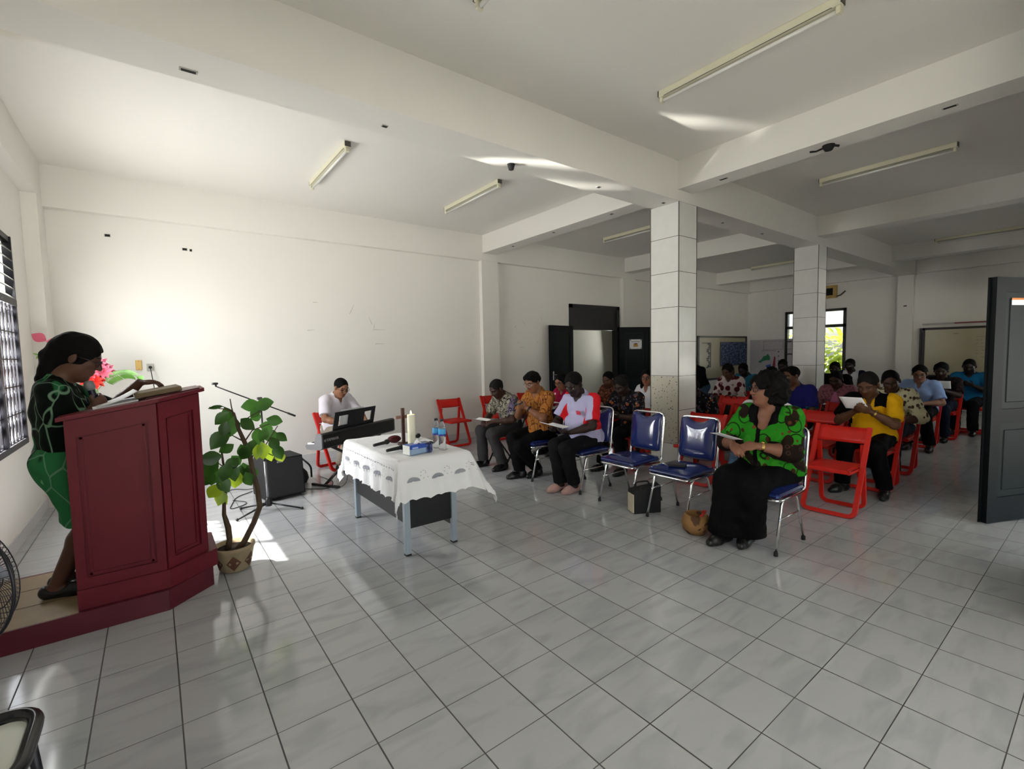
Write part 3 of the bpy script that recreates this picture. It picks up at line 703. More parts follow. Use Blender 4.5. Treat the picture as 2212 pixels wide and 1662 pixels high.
# bags on the floor
M_bag = mat('black_canvas', (0.008, 0.008, 0.009), 0.8, bump=0.2, bscale=60)
t = thing('tote_bag', 'black canvas bag with a cream side standing between the blue chairs', 'bag', (2.98, 1.585, 0), math.radians(-28))
g = MB(); g.prism([(-0.13, -0.06), (0.13, -0.06), (0.14, 0.06), (-0.14, 0.06)], (0, lambda x, y: 0.235 + 0.02 * x / 0.13)); g.build('body', M_bag, t)
MB().prism([(-0.142, -0.05), (-0.133, -0.058), (-0.139, 0.055), (-0.147, 0.05)], (0.01, 0.18)).build('side_panel', mat('cream_canvas', (0.5, 0.44, 0.33), 0.8, var=0.3, vscale=20), t)
g = MB(); 
for sy in (-0.05, 0.05): g.tube(fillet([(-0.07, sy, 0.22), (-0.06, sy * 1.2, 0.265), (0.06, sy * 1.2, 0.27), (0.07, sy, 0.23)], 0.03), 0.007, 8)
g.build('handle', M_bag, t)
M_weave = bpy.data.materials.new('woven_fibre'); M_weave.use_nodes = True
def _wv():
    N, L = nodes_of(M_weave); b = N['Principled BSDF']; b.inputs['Roughness'].default_value = 0.8; tc = N.new('ShaderNodeTexCoord')
    wv = N.new('ShaderNodeTexWave'); wv.bands_direction = 'Z'; wv.inputs['Scale'].default_value = 40; wv.inputs['Distortion'].default_value = 2; L.new(tc.outputs['Object'], wv.inputs[0])
    n = N.new('ShaderNodeTexNoise'); n.inputs['Scale'].default_value = 9; L.new(tc.outputs['Object'], n.inputs[0])
    r = N.new('ShaderNodeValToRGB'); L.new(n.outputs['Fac'], r.inputs[0]); r.color_ramp.elements[0].position = 0.50; r.color_ramp.elements[1].position = 0.56
    r.color_ramp.elements[0].color = (*srgb('8a6438'), 1); r.color_ramp.elements[1].color = (*srgb('4a2c17'), 1)
    L.new(r.outputs[0], b.inputs['Base Color']); bp = N.new('ShaderNodeBump'); bp.inputs['Strength'].default_value = 0.6; L.new(wv.outputs['Fac'], bp.inputs['Height']); L.new(bp.outputs['Normal'], b.inputs['Normal'])
_wv()
t = thing('woven_bag', 'round woven fibre bag on the floor by the woman in green', 'bag', (2.86, 0.99, 0), 0.3)
MB().lathe([(0, 0), (0.07, 0.0), (0.105, 0.04), (0.115, 0.09), (0.10, 0.14), (0.085, 0.165), (0.078, 0.16), (0.09, 0.12), (0, 0.10)], 28).build('body', M_weave, t)
MB().tube(fillet([(-0.07, -0.04, 0.15), (-0.05, -0.07, 0.185), (0.04, -0.07, 0.19), (0.07, -0.03, 0.16)], 0.03), 0.008, 8).build('handle', mat('red_cord', srgb('b0201c'), 0.7), t)
MB().tube([(-0.10, -0.045, 0.06), (-0.06, -0.095, 0.11), (0.0, -0.116, 0.115), (0.04, -0.108, 0.09)], 0.006, 6).build('trim', mat('dark_fibre', srgb('2a170c'), 0.8), t)
# ---------------------------------------------------------------- lectern on its platform
M_lec = mat('maroon_stained_wood', srgb('641a24'), 0.5, spec=0.3, var=0.22, vscale=5, bump=0.05, bscale=40)
M_lecd = mat('maroon_moulding', srgb('551520'), 0.4, var=0.2, vscale=6)
M_lino = mat('worn_platform_top', srgb('8f7a5c'), 0.5, var=0.2, vscale=7)
PZ = 0.125
plat = thing('platform', 'low maroon platform with a worn wooden top under the lectern', 'platform', (-1.0, 2.34, 0))
pl = [(-0.55, 0.0), (0.385, 0.0), (0.63, 0.21), (0.63, 0.62), (0.385, 0.83), (-0.55, 0.83)]
MB().prism(pl, (0, PZ - 0.012)).build('side_boards', M_lecd, plat)
MB().prism(pl, (PZ - 0.012, PZ - 0.001)).build('edge_board', M_lecd, plat); MB().box(-0.55, -0.02, 0.012, 0.80, PZ - 0.002, PZ).build('deck', M_lino, plat)
m = MB()
for y in (0.28, 0.55): m.box(-0.55, 0.0, y - 0.002, y + 0.002, PZ, PZ + 0.001)
m.build('deck_joint', mat('joint_shadow', (0.03, 0.025, 0.02), 0.9), plat)
lec = thing('lectern', 'tall maroon wooden lectern with a slanting top on the platform', 'lectern', (-1.0, 2.34, PZ))
ZL = lambda x: 1.075 + 0.195 * (x + 0.03) - (0.02 if x < 0.1 else 0)
slope = lambda x, y: 1.068 + 0.165 * x
body = [(-0.02, 0.06), (0.385, 0.06), (0.60, 0.245), (0.60, 0.585), (0.385, 0.77), (-0.02, 0.77)]
MB().prism(body, (0.0, slope)).build('body', M_lec, lec)
foot = [(-0.02, 0.03), (0.40, 0.03), (0.66, 0.23), (0.66, 0.60), (0.40, 0.80), (-0.02, 0.80)]
MB().prism(foot, (0.0, 0.11)).build('base_moulding', M_lec, lec)
def panel(parent, a, b_, name):
    """raised frame on the face from a to b_ (plan points), following the slope"""
    A, B = Vector((*a, 0)), Vector((*b_, 0)); d = (B - A); ln = d.length; d.normalize(); n = Vector((d.y, -d.x, 0))
    m = MB()
    def bar(u0, u1, z0, z1, th=0.014, z0b=None, z1b=None):
        z0b = z0 if z0b is None else z0b; z1b = z1 if z1b is None else z1b
        P = [A + d * u0 + Vector((0, 0, z0)), A + d * u1 + Vector((0, 0, z0b)), A + d * u1 + Vector((0, 0, z1b)), A + d * u0 + Vector((0, 0, z1))]
        vs = P + [p + n * th for p in P]; m.add(vs, [(3, 2, 1, 0), (4, 5, 6, 7), (0, 1, 5, 4), (1, 2, 6, 5), (2, 3, 7, 6), (3, 0, 4, 7)])
    zt = lambda u: slope((A + d * u).x, 0)
    bar(0, 0.045, 0.11, zt(0) - 0.005, 0.014, 0.11, zt(0.045) - 0.005); bar(ln - 0.045, ln, 0.11, zt(ln - .045) - 0.005, 0.014, 0.11, zt(ln) - 0.005)
    bar(0.045, ln - 0.045, 0.11, 0.17); bar(0.045, ln - 0.045, zt(0.045) - 0.10, zt(0.045) - 0.005, 0.014, zt(ln - .045) - 0.10, zt(ln - .045) - 0.005)
    # inner bevelled strip
    e = 0.058
    bar(e, e + 0.012, 0.18, zt(e) - 0.11, 0.007, 0.18, zt(e + .012) - 0.11); bar(ln - e - 0.012, ln - e, 0.18, zt(ln - e) - 0.11, 0.007)
    bar(e, ln - e, 0.18, 0.192, 0.007); bar(e, ln - e, zt(e) - 0.122, zt(e) - 0.11, 0.007, zt(ln - e) - 0.122, zt(ln - e) - 0.11)
    m.build(name, M_lec, parent)
for i in range(5): panel(lec, body[i], body[i + 1], 'panel_frame')
top = [(-0.05, 0.03), (0.40, 0.03), (0.645, 0.235), (0.645, 0.60), (0.40, 0.80), (-0.05, 0.80)]
MB().prism(top, (slope, lambda x, y: slope(x, y) + 0.022)).build('top', M_lec, lec)
MB().prism([(0.34, 0.12), (0.62, 0.25), (0.62, 0.58), (0.34, 0.70)], (lambda x, y: slope(x, y) + 0.022, lambda x, y: slope(x, y) + 0.030)).build('book_ledge', M_lecd, lec)
# paper and folder on the lectern
def on_top(x, y, off=0.0): return (-1.0 + x, 2.34 + y, PZ + slope(x, y) + 0.031 + off)
t = thing('paper_stack', 'white sheets of paper lying open on the lectern top', 'papers', on_top(0.20, 0.30), 0)
t.rotation_euler = (0, -math.atan(0.165), 0.1)
MB().sheet([[(-0.10 + 0.2 * i / 8, -0.14 + 0.28 * j / 8, 0.002 + 0.05 * (i / 8) ** 2) for j in range(9)] for i in range(9)], 0.002).build('upper_sheet', M_white, t)
MB().box(-0.12, 0.09, -0.15, 0.15, -0.006, 0.0015).build('lower_sheets', M_white, t)
t = thing('folder', 'brown folder resting at the upper edge of the lectern top', 'folder', on_top(0.40, 0.36, 0.004))
t.rotation_euler = (0, -math.atan(0.165), 0.05)
M_fol = mat('brown_leatherette', srgb('6b5a3e'), 0.6, bump=0.3, bscale=80)
MB().box(-0.12, 0.12, -0.16, 0.16, 0, 0.03, 0.004).build('cover', M_fol, t)
MB().box(-0.122, 0.10, -0.15, 0.15, 0.004, 0.026).build('pages', M_white, t)

# ---------------------------------------------------------------- potted plant
def leaf_mesh(mb, base, d, length, width, up, curl=0.25):
    d = Vector(d).normalized(); s = d.cross(Vector(up)); s = s.normalized() if s.length > 1e-4 else Vector((1, 0, 0)); n = s.cross(d)
    g = []; W = [0.05, 0.55, 0.9, 1.0, 0.85, 0.5, 0.04]
    for i, wv in enumerate(W):
        u = i / 6; c = Vector(base) + d * (u * length) - n * (curl * length * u * u); row = []
        for q in (-1, -0.5, 0, 0.5, 1): row.append(c + s * (q * wv * width / 2) + n * (0.10 * width * abs(q) * wv))
        g.append(row)
    mb.sheet(g)
def leaf_mat(name, a, b_):
    m = bpy.data.materials.new(name); m.use_nodes = True; N, L = nodes_of(m); b = N['Principled BSDF']; b.inputs['Roughness'].default_value = 0.35
    tc = N.new('ShaderNodeTexCoord'); n = N.new('ShaderNodeTexNoise'); n.inputs['Scale'].default_value = 9; L.new(tc.outputs['Object'], n.inputs[0])
    r = N.new('ShaderNodeValToRGB'); L.new(n.outputs['Fac'], r.inputs[0]); r.color_ramp.elements[0].position = 0.35; r.color_ramp.elements[1].position = 0.65
    r.color_ramp.elements[0].color = (*srgb(a), 1); r.color_ramp.elements[1].color = (*srgb(b_), 1); L.new(r.outputs[0], b.inputs['Base Color'])
    tl = N.new('ShaderNodeBsdfTranslucent'); tl.inputs['Color'].default_value = (*[min(1, c * 2.2) for c in srgb(b_)], 1)
    mx = N.new('ShaderNodeMixShader'); mx.inputs[0].default_value = 0.35; L.new(b.outputs[0], mx.inputs[1]); L.new(tl.outputs[0], mx.inputs[2]); L.new(mx.outputs[0], N['Material Output'].inputs[0])
    return m
M_leaf = leaf_mat('green_leaf', '1d3416', '33571f'); M_leafy = leaf_mat('young_leaf', '6f8f22', '9bb02c')
M_bark = mat('brown_bark', srgb('4b3a2a'), 0.8, bump=0.8, bscale=30, var=0.3, vscale=12); M_soil = mat('dark_soil', (0.03, 0.022, 0.016), 0.95, bump=1.0, bscale=40)
M_clay = mat('carved_cream_clay', srgb('9c8a6c'), 0.75, var=0.25, vscale=18, bump=0.3, bscale=25); M_clayd = mat('carved_brown_clay', srgb('5c3a2a'), 0.8, var=0.3, vscale=30)
PX, PY = -0.225, 2.735
pt = thing('potted_plant', 'potted plant with two bare crooked stems and green leaves beside the lectern', 'plant', (PX, PY, 0))
pot = MB(); pot.cur = 0
pot.lathe([(0, 0), (0.088, 0), (0.10, 0.015), (0.128, 0.15), (0.135, 0.16), (0.135, 0.178), (0.122, 0.178), (0.115, 0.15), (0, 0.148)], 32)
po = pot.build('pot', M_clay, pt); m = MB()
for k in range(6):
    a0 = k * PI / 3 + 0.35
    def q(da, z): 
        r = 0.1015 + (z - 0.015) / 0.135 * 0.028; a = a0 + da; return (r * math.cos(a), r * math.sin(a), z)
    dm = [q(-0.42, 0.075), q(-0.2, 0.045), q(0, 0.02), q(0.2, 0.045), q(0.42, 0.075), q(0.2, 0.105), q(0, 0.132), q(-0.2, 0.105)]
    m.add([q(0, 0.075)] + dm, [(0, i, i % 8 + 1) for i in range(1, 9)])
m.build('diamond_carving', M_clayd, po)
MB().lathe([(0, 0.152), (0.118, 0.15)], 24).build('soil', M_soil, pt)
def vpt(px, py, Y):   # pixel on the plane y=Y (used once to lay the stems out), as local point
    d = _f + _r2 * ((px - 1106) / 1014.63) - _u2 * ((py - 831) / 1014.63); o = Vector((-0.6132, -1.1134, 1.5048)); tt = (Y - o.y) / d.y; p = o + d * tt
    return Vector((p.x - PX, p.y - PY, p.z))
right = [vpt(*p) for p in ((510, 1190, 2.73), (527, 1172, 2.73), (548, 1130, 2.74), (561, 1095, 2.75), (556, 1055, 2.76), (546, 1020, 2.76), (541, 990, 2.75), (528, 955, 2.74), (512, 920, 2.74), (505, 892, 2.74))]
left = [vpt(*p) for p in ((492, 1190, 2.74), (496, 1165, 2.74), (493, 1140, 2.75), (484, 1112, 2.76), (484, 1085, 2.77), (488, 1060, 2.77), (490, 1030, 2.78), (482, 1000, 2.78), (478, 970, 2.78))]
MB().tube(right, [0.024, 0.021, 0.020, 0.020, 0.019, 0.018, 0.017, 0.015, 0.012, 0.008], 10).build('stem', M_bark, pt)
MB().tube(left, [0.022, 0.019, 0.020, 0.014, 0.012, 0.012, 0.010, 0.008, 0.006], 10).build('stem', M_bark, pt)
twigs = [((541, 990), (575, 960), (600, 920)), ((528, 955), (500, 940), (470, 950)), ((512, 920), (540, 900), (568, 885)), ((484, 1010), (470, 1000), (458, 1020)), ((505, 892), (490, 885), (452, 880)), ((541, 975), (570, 975), (590, 985)), ((528, 955), (545, 930), (585, 915)), ((505, 900), (500, 880), (497, 862))]
for a in twigs: MB().tube([vpt(p[0], p[1], 2.74 + 0.01 * k) for k, p in enumerate(a)], [0.006, 0.004, 0.003], 6).build('twig', M_bark, pt)
rnd = random.Random(11)
# leaf clusters: (px, py, direction px, length m, young?)
LV = [(505, 900, 500, 945, .12, 0), (495, 890, 478, 905, .10, 0), (520, 880, 560, 872, .11, 0), (548, 876, 580, 872, .12, 0), (540, 905, 566, 898, .08, 0), (520, 905, 545, 925, .10, 0), (490, 930, 462, 962, .13, 0), (498, 935, 476, 948, .10, 0),
      (575, 905, 610, 912, .10, 0), (560, 920, 590, 925, .10, 0), (597, 935, 615, 950, .08, 0), (565, 935, 595, 945, .11, 0), (580, 960, 606, 985, .10, 1), (575, 965, 590, 1000, .10, 1), (565, 955, 572, 1000, .11, 1), (556, 960, 556, 995, .09, 1), (595, 960, 610, 1000, .10, 0), (555, 925, 560, 955, .11, 0),
      (470, 985, 450, 1010, .14, 0), (480, 985, 455, 990, .12, 0), (465, 1005, 455, 1050, .13, 0), (470, 1030, 490, 1055, .11, 0), (475, 1045, 452, 1075, .11, 1), (468, 1060, 480, 1078, .10, 1), (495, 1000, 480, 1040, .11, 0), (500, 1005, 510, 1040, .10, 0), (512, 1015, 505, 1065, .12, 1), (525, 1000, 535, 1045, .12, 0),
      (535, 1005, 548, 1040, .12, 0), (520, 1005, 517, 1042, .10, 0), (540, 965, 520, 990, .10, 0), (505, 960, 480, 975, .09, 0), (520, 960, 530, 985, .10, 0), (500, 985, 515, 1000, .09, 0), (485, 880, 500, 915, .11, 0), (548, 950, 540, 985, .10, 0), (515, 990, 490, 1012, .10, 0), (475, 1010, 500, 1020, .10, 0),
      (586, 945, 600, 975, .09, 0), (600, 975, 612, 1003, .09, 1), (530, 1020, 545, 1052, .10, 0), (490, 910, 482, 935, .09, 0), (560, 880, 545, 900, .08, 0), (575, 925, 565, 950, .09, 0), (462, 1020, 448, 1040, .10, 0), (485, 1060, 475, 1085, .09, 1)]
for (x0, y0, x1, y1, ln, young) in LV:
    Y0 = 2.74 + rnd.uniform(-0.10, 0.10); a = vpt(x0, y0, Y0); d = vpt(x1, y1, Y0 + rnd.uniform(-0.06, 0.04)) - a
    lm = MB(); leaf_mesh(lm, a, d, ln * 1.22, ln * 0.86, (rnd.uniform(-.4, .4), -1, rnd.uniform(-.3, .5)), 0.12); lm.build('leaf', M_leafy if young else M_leaf, pt)
lm = MB(); a = vpt(495, 884, 2.72); lm.tube([a, vpt(475, 876, 2.72), vpt(455, 882, 2.72)], 0.003, 6); leaf_mesh(lm, vpt(482, 878, 2.72), (-1, 0, -.05), .09, .03, (0, -1, .3)); lm.build('leaf', M_leaf, pt)

# ---------------------------------------------------------------- music corner
M_blk = mat('black_steel', (0.015, 0.015, 0.016), 0.3, spec=0.5); M_cab = mat('black_speaker_carpet', (0.012, 0.012, 0.013), 0.85, bump=0.5, bscale=250); M_grille = mat('speaker_grille', (0.02, 0.02, 0.022), 0.55, bump=0.8, bscale=300)
t = thing('speaker', 'black wedge floor speaker with a metal grille beside the plant', 'speaker', (0.42, 4.55, 0), math.radians(8))
prof = [(-0.25, 0.03), (-0.10, 0.0), (0.24, 0.0), (0.27, 0.20), (0.16, 0.44), (-0.20, 0.44)]
def wedge(mb, x0, x1, pr): 
    n = len(pr); vs = [(x0, y, z) for y, z in pr] + [(x1, y, z) for y, z in pr]
    mb.add(vs, [tuple(range(n)), tuple(range(2 * n - 1, n - 1, -1))] + [(i, n + i, n + (i + 1) % n, (i + 1) % n) for i in range(n)])
m = MB(); wedge(m, -0.19, 0.19, prof); m.build('cabinet', M_cab, t)
m = MB(); m.add([(-0.175, -0.253, 0.045), (0.175, -0.253, 0.045), (0.175, -0.206, 0.425), (-0.175, -0.206, 0.425), (-0.175, -0.262, 0.045), (0.175, -0.262, 0.045), (0.175, -0.215, 0.425), (-0.175, -0.215, 0.425)], [(3, 2, 1, 0), (4, 5, 6, 7), (0, 1, 5, 4), (1, 2, 6, 5), (2, 3, 7, 6), (3, 0, 4, 7)]); m.build('grille', M_grille, t)
MB().box(-0.08, -0.02, -0.225, -0.214, 0.395, 0.415, 0.003).build('badge', mat('grey_badge', (0.25, 0.25, 0.26), 0.4), t)
# microphone stand with a boom
t = thing('microphone_stand', 'black boom microphone stand between plant and speaker', 'microphone stand', (0.215, 3.98, 0))
MB().tube([(0, 0, 0.05), (-0.012, 0, 0.50)], 0.013, 10).build('lower_pole', mat('grey_steel_pole', (0.25, 0.25, 0.27), 0.3, metal=0.8), t)
MB().tube([(-0.012, 0, 0.50), (-0.022, -0.02, 1.01)], 0.009, 10).build('upper_pole', M_blk, t)
MB().lathe([(0, 0.055), (0.03, 0.055), (0.034, 0.09), (0.022, 0.13), (0.015, 0.14)], 14).build('hub', M_blk, t)
for a in (-0.55, 2.3, 3.55):
    lg = MB().tube([(0.02 * math.cos(a), 0.02 * math.sin(a), 0.08), (0.31 * math.cos(a), 0.31 * math.sin(a), 0.014)], 0.009, 8).build('leg', M_blk, t)
    MB().ball((0.315 * math.cos(a), 0.315 * math.sin(a), 0.014), 0.014).build('rubber_foot', M_rubber, lg)
bo = MB().tube([(-0.375, -0.03, 1.255), (0.275, -0.03, 0.925)], 0.006, 8).build('boom', M_blk, t)
MB().tube([(0.21, -0.03, 0.958), (0.28, -0.03, 0.922)], 0.010, 8).build('counterweight', M_blk, bo)
MB().ball((-0.025, -0.025, 1.03), (0.022, 0.022, 0.022)).build('joint', M_blk, t)
m = MB(); m.tube([(-0.38, -0.03, 1.255), (-0.385, -0.03, 1.275)], 0.008, 8); m.lathe([(0.0, 0), (0.024, 0.001), (0.028, 0.012), (0.022, 0.02), (0, 0.018)], 14, 'z', (-0.39, -0.03, 1.275)); m.build('microphone_clip', M_blk, t)
m = MB(); m.tube([(-0.03, -0.03, 1.04), (-0.033, -0.03, 1.11)], 0.009, 8); m.box(-0.055, -0.01, -0.045, -0.015, 1.11, 1.135, 0.004); m.build('second_clip', M_blk, t)
# keyboard on an X stand
KB, KRZ = (1.30, 4.66, 0.487), math.radians(31)
t = thing('keyboard', 'black electronic keyboard facing away, with sheet music on its rest', 'keyboard', KB, KRZ)
L_ = 0.665
pf = [(-0.14, 0.02), (-0.11, 0.0), (0.08, 0.0), (0.095, 0.03), (0.095, 0.05), (-0.03, 0.062), (-0.06, 0.175), (-0.12, 0.18), (-0.14, 0.165)]
m = MB(); wedge(m, -L_ + 0.02, L_ - 0.02, pf); m.build('body', mat('black_keyboard_shell', (0.014, 0.014, 0.015), 0.35), t)
m = MB(); wedge(m, -L_, -L_ + 0.02, pf); wedge(m, L_ - 0.02, L_, pf); m.build('end_cap', mat('grey_keyboard_end', (0.16, 0.16, 0.17), 0.4), t)
ks = MB(); ks.cur = 0
for k in range(52): ks.box(-L_ + 0.03 + k * 0.0242, -L_ + 0.03 + k * 0.0242 + 0.0232, -0.025, 0.092, 0.05, 0.068)
ks.cur = 1
for k in range(51):
    if k % 7 in (0, 1, 3, 4, 5): ks.box(-L_ + 0.046 + k * 0.0242, -L_ + 0.060 + k * 0.0242, -0.025, 0.05, 0.066, 0.076)
ks.build('keys', [M_white, M_blk], t)
# music rest: a leaning plate with two windows
mr = MB(); mr.M = Matrix.Translation((0.0, -0.085, 0.165)) @ Matrix.Rotation(0.22, 4, 'X')
xs = (-0.44, -0.365, -0.20, 0.08, 0.21, 0.28)
mr.box(xs[0], xs[1], -0.005, 0.005, 0, 0.23); mr.box(xs[2], xs[3], -0.005, 0.005, 0, 0.23); mr.box(xs[4], xs[5], -0.005, 0.005, 0, 0.23)
for a, b_ in ((1, 2), (3, 4)): mr.box(xs[a], xs[b_], -0.005, 0.005, 0, 0.06); mr.box(xs[a], xs[b_], -0.005, 0.005, 0.18, 0.23)
mr.build('music_rest', M_blk, t)
# maker's lettering on the rear face
def text(name, body, size, M, m, parent, ext=0.0006):
    cu = bpy.data.curves.new(name, 'FONT'); cu.body = body; cu.size = size; cu.extrude = ext; cu.align_x = 'CENTER'; cu.align_y = 'CENTER'
    o = bpy.data.objects.new(name, cu); me = bpy.data.meshes.new_from_object(o); bpy.data.objects.remove(o); o = bpy.data.objects.new(name, me); me.materials.clear(); me.materials.append(m)
    C.objects.link(o); o.parent = parent; o.matrix_local = M; return o
M_let = mat('silver_lettering', (0.45, 0.45, 0.45), 0.4)
text('lettering', 'YAMAHA', 0.046, Matrix.Translation((-0.50, -0.1415, 0.10)) @ Matrix.Rotation(PI / 2, 4, 'X'), M_let, t)
m = MB(); m.tube([(-0.615 + 0.013 * math.cos(a), -0.141, 0.10 + 0.013 * math.sin(a)) for a in np.linspace(0, 2 * PI, 16, endpoint=False)], 0.0015, 6, closed=True)
for a in (PI / 2, PI / 2 + 2.094, PI / 2 + 4.188): m.tube([(-0.615, -0.141, 0.10), (-0.615 + 0.011 * math.cos(a), -0.141, 0.10 + 0.011 * math.sin(a))], 0.0013, 6)
m.build('emblem', M_let, t)
t2 = thing('sheet_music', 'white sheet music leaning on the keyboard rest', 'sheet music', KB, KRZ)
m = MB(); m.M = Matrix.Translation((-0.13, -0.071, 0.169)) @ Matrix.Rotation(0.22, 4, 'X'); m.box(-0.20, 0.20, 0, 0.002, 0, 0.245); m.build('sheet', M_white, t2)
t = thing('keyboard_stand', 'black folding X-shaped stand carrying the keyboard', 'keyboard stand', (1.30, 4.72, 0), KRZ)
for sg in (-1, 1):
    lg = MB().tube([(sg * 0.40, 0.02 * sg, 0.475), (-sg * 0.46, 0.02 * sg, 0.02)], 0.016, 10).build('leg', M_blk, t)
    MB().tube([(-sg * 0.46, -0.19, 0.017), (-sg * 0.46, 0.21, 0.017)], 0.016, 10).build('floor_bar', M_blk, lg)
    MB().tube([(sg * 0.40, -0.13, 0.473), (sg * 0.40, 0.13, 0.473)], 0.013, 10).build('top_arm', M_blk, lg)
MB().lathe([(0, -0.05), (0.045, -0.05), (0.045, 0.05), (0, 0.05)], 18, 'y', (-0.01, 0, 0.25)).build('hinge', M_blk, t)
# black bag slumped by the stand
t = thing('backpack', 'black bag slumped on the floor at the keyboard stand', 'bag', (0.66, 4.93, 0), 0.4)
MB().lathe([(0, 0), (0.14, 0), (0.165, 0.05), (0.15, 0.12), (0.10, 0.18), (0.09, 0.26), (0.075, 0.31), (0, 0.33)], 18).build('body', M_bag, t)
MB().ball((-0.05, -0.13, 0.10), (0.08, 0.06, 0.08)).build('pocket', M_bag, t)
MB().tube(fillet([(0.05, -0.09, 0.30), (0.12, -0.16, 0.2), (0.13, -0.15, 0.06)], 0.05), 0.011, 8).build('strap', M_bag, t)
# cables
def cable(label, pts, r=0.004):
    P = fillet([(x, y, z) for x, y, z in pts], 0.12, 6); o = MB().tube(P, r, 6).build('cable', M_rubber); return tag(o, label, 'cable')
cable('black cable curling over the tiles from the lectern to the speaker', [(-0.02, 4.62, .005), (0.12, 4.40, .005), (-0.1, 4.25, .005), (0.02, 4.72, .005), (0.20, 4.86, .005)])
cable('black cable looping along the floor left of the speaker', [(-0.15, 4.95, .005), (0.05, 5.12, .005), (0.16, 4.98, .005), (0.24, 4.92, .02)])
cable('black cable looped on the floor under the keyboard', [(0.62, 4.62, .005), (0.9, 4.36, .005), (1.05, 4.66, .005), (0.98, 5.02, .005)])
cable('thin black cable hanging from the keyboard to the floor', [(1.10, 4.45, .48), (1.14, 4.40, .2), (1.12, 4.42, .006), (0.95, 4.30, .006)], 0.003)

# ---------------------------------------------------------------- flower stand behind the speaker's head
M_pink = mat('pink_petal', srgb('cf6078'), 0.55); M_redf = mat('red_petal', srgb('d8281c'), 0.55); M_frond = leaf_mat('frond_green', '4e7a34', '7aa456'); M_vase = mat('white_ceramic', (0.7, 0.7, 0.68), 0.25)
t = thing('flower_arrangement', 'tall vase of pink and red artificial flowers behind the lectern', 'flowers', (-1.08, 5.55, 0))
MB().lathe([(0, 0), (0.11, 0), (0.10, 0.05), (0.05, 0.2), (0.045, 0.6), (0.09, 0.95), (0.13, 1.05), (0.12, 1.06), (0, 1.0)], 24).build('vase', M_vase, t)
def fl(px, py, Y): d = _f + _r2 * ((px - 1106) / 1014.63) - _u2 * ((py - 831) / 1014.63); o = Vector((-0.6132, -1.1134, 1.5048)); p = o + d * ((Y - o.y) / d.y); return Vector((p.x + 1.08, p.y - 5.55, p.z))
rnd = random.Random(3)
def bloom(c, r, m, n=9):
    b = MB()
    for k in range(n * 2):
        a = k * 2 * PI / n + (0.3 if k >= n else 0); el = 0.15 if k < n else 0.8
        d = Vector((math.cos(a) * math.cos(el), -math.sin(el) * 0.8 - 0.2, math.sin(a) * math.cos(el))); leaf_mesh(b, c, d, r, r * 0.42, (0.1, -1, 0.2), 0.2)
    b.build('flower', m, t)
for (px, py, r, m) in ((212, 788, .10, M_pink), (226, 802, .10, M_pink), (196, 803, .10, M_pink), (205, 822, .10, M_redf), (186, 815, .10, M_redf), (192, 795, .09, M_pink)): bloom(fl(px, py, 5.5), r, m)
b = MB()
for (x0, y0, x1, y1, w) in ((122, 742, 100, 738, .09), (100, 737, 68, 722, .10), (98, 731, 70, 728, .09), (125, 748, 108, 748, .07)): a = fl(x0, y0, 5.5); d = fl(x1, y1, 5.5) - a; leaf_mesh(b, a, d, d.length, w, (0, -1, 0.2), 0.02)
b.build('anthurium', M_pink, t)
st = MB()
for (px, py) in ((212, 790), (226, 802), (196, 803), (205, 822), (120, 745), (95, 770)): st.tube([(0, 0, 1.0), fl((px + 190) / 2, (py + 860) / 2, 5.53), fl(px, py, 5.52)], 0.004, 6)
st.build('stalk', M_frond, t)
def frond(pts, n=16, ll=0.10):
    b = MB(); P = [fl(*p) for p in pts]; P = fillet(P, 0.3, 8); b.tube(P, 0.003, 6)
    for k in range(2, len(P)):
        for sg in (-1, 1):
            d = (P[k] - P[k - 1]).normalized(); leaf_mesh(b, P[k], d * 0.8 + Vector((0, sg * -0.5, 0.35 if sg > 0 else -1.0)), ll * (1.1 - 0.5 * k / len(P)), 0.018, (0, -1, 0), 0.15)
    b.build('frond', M_frond, t)
frond([(205, 850, 5.5), (235, 815, 5.48), (270, 805, 5.46), (300, 815, 5.44), (302, 824, 5.44)]); frond([(190, 840, 5.5), (120, 770, 5.5), (85, 768, 5.5)], ll=0.08)
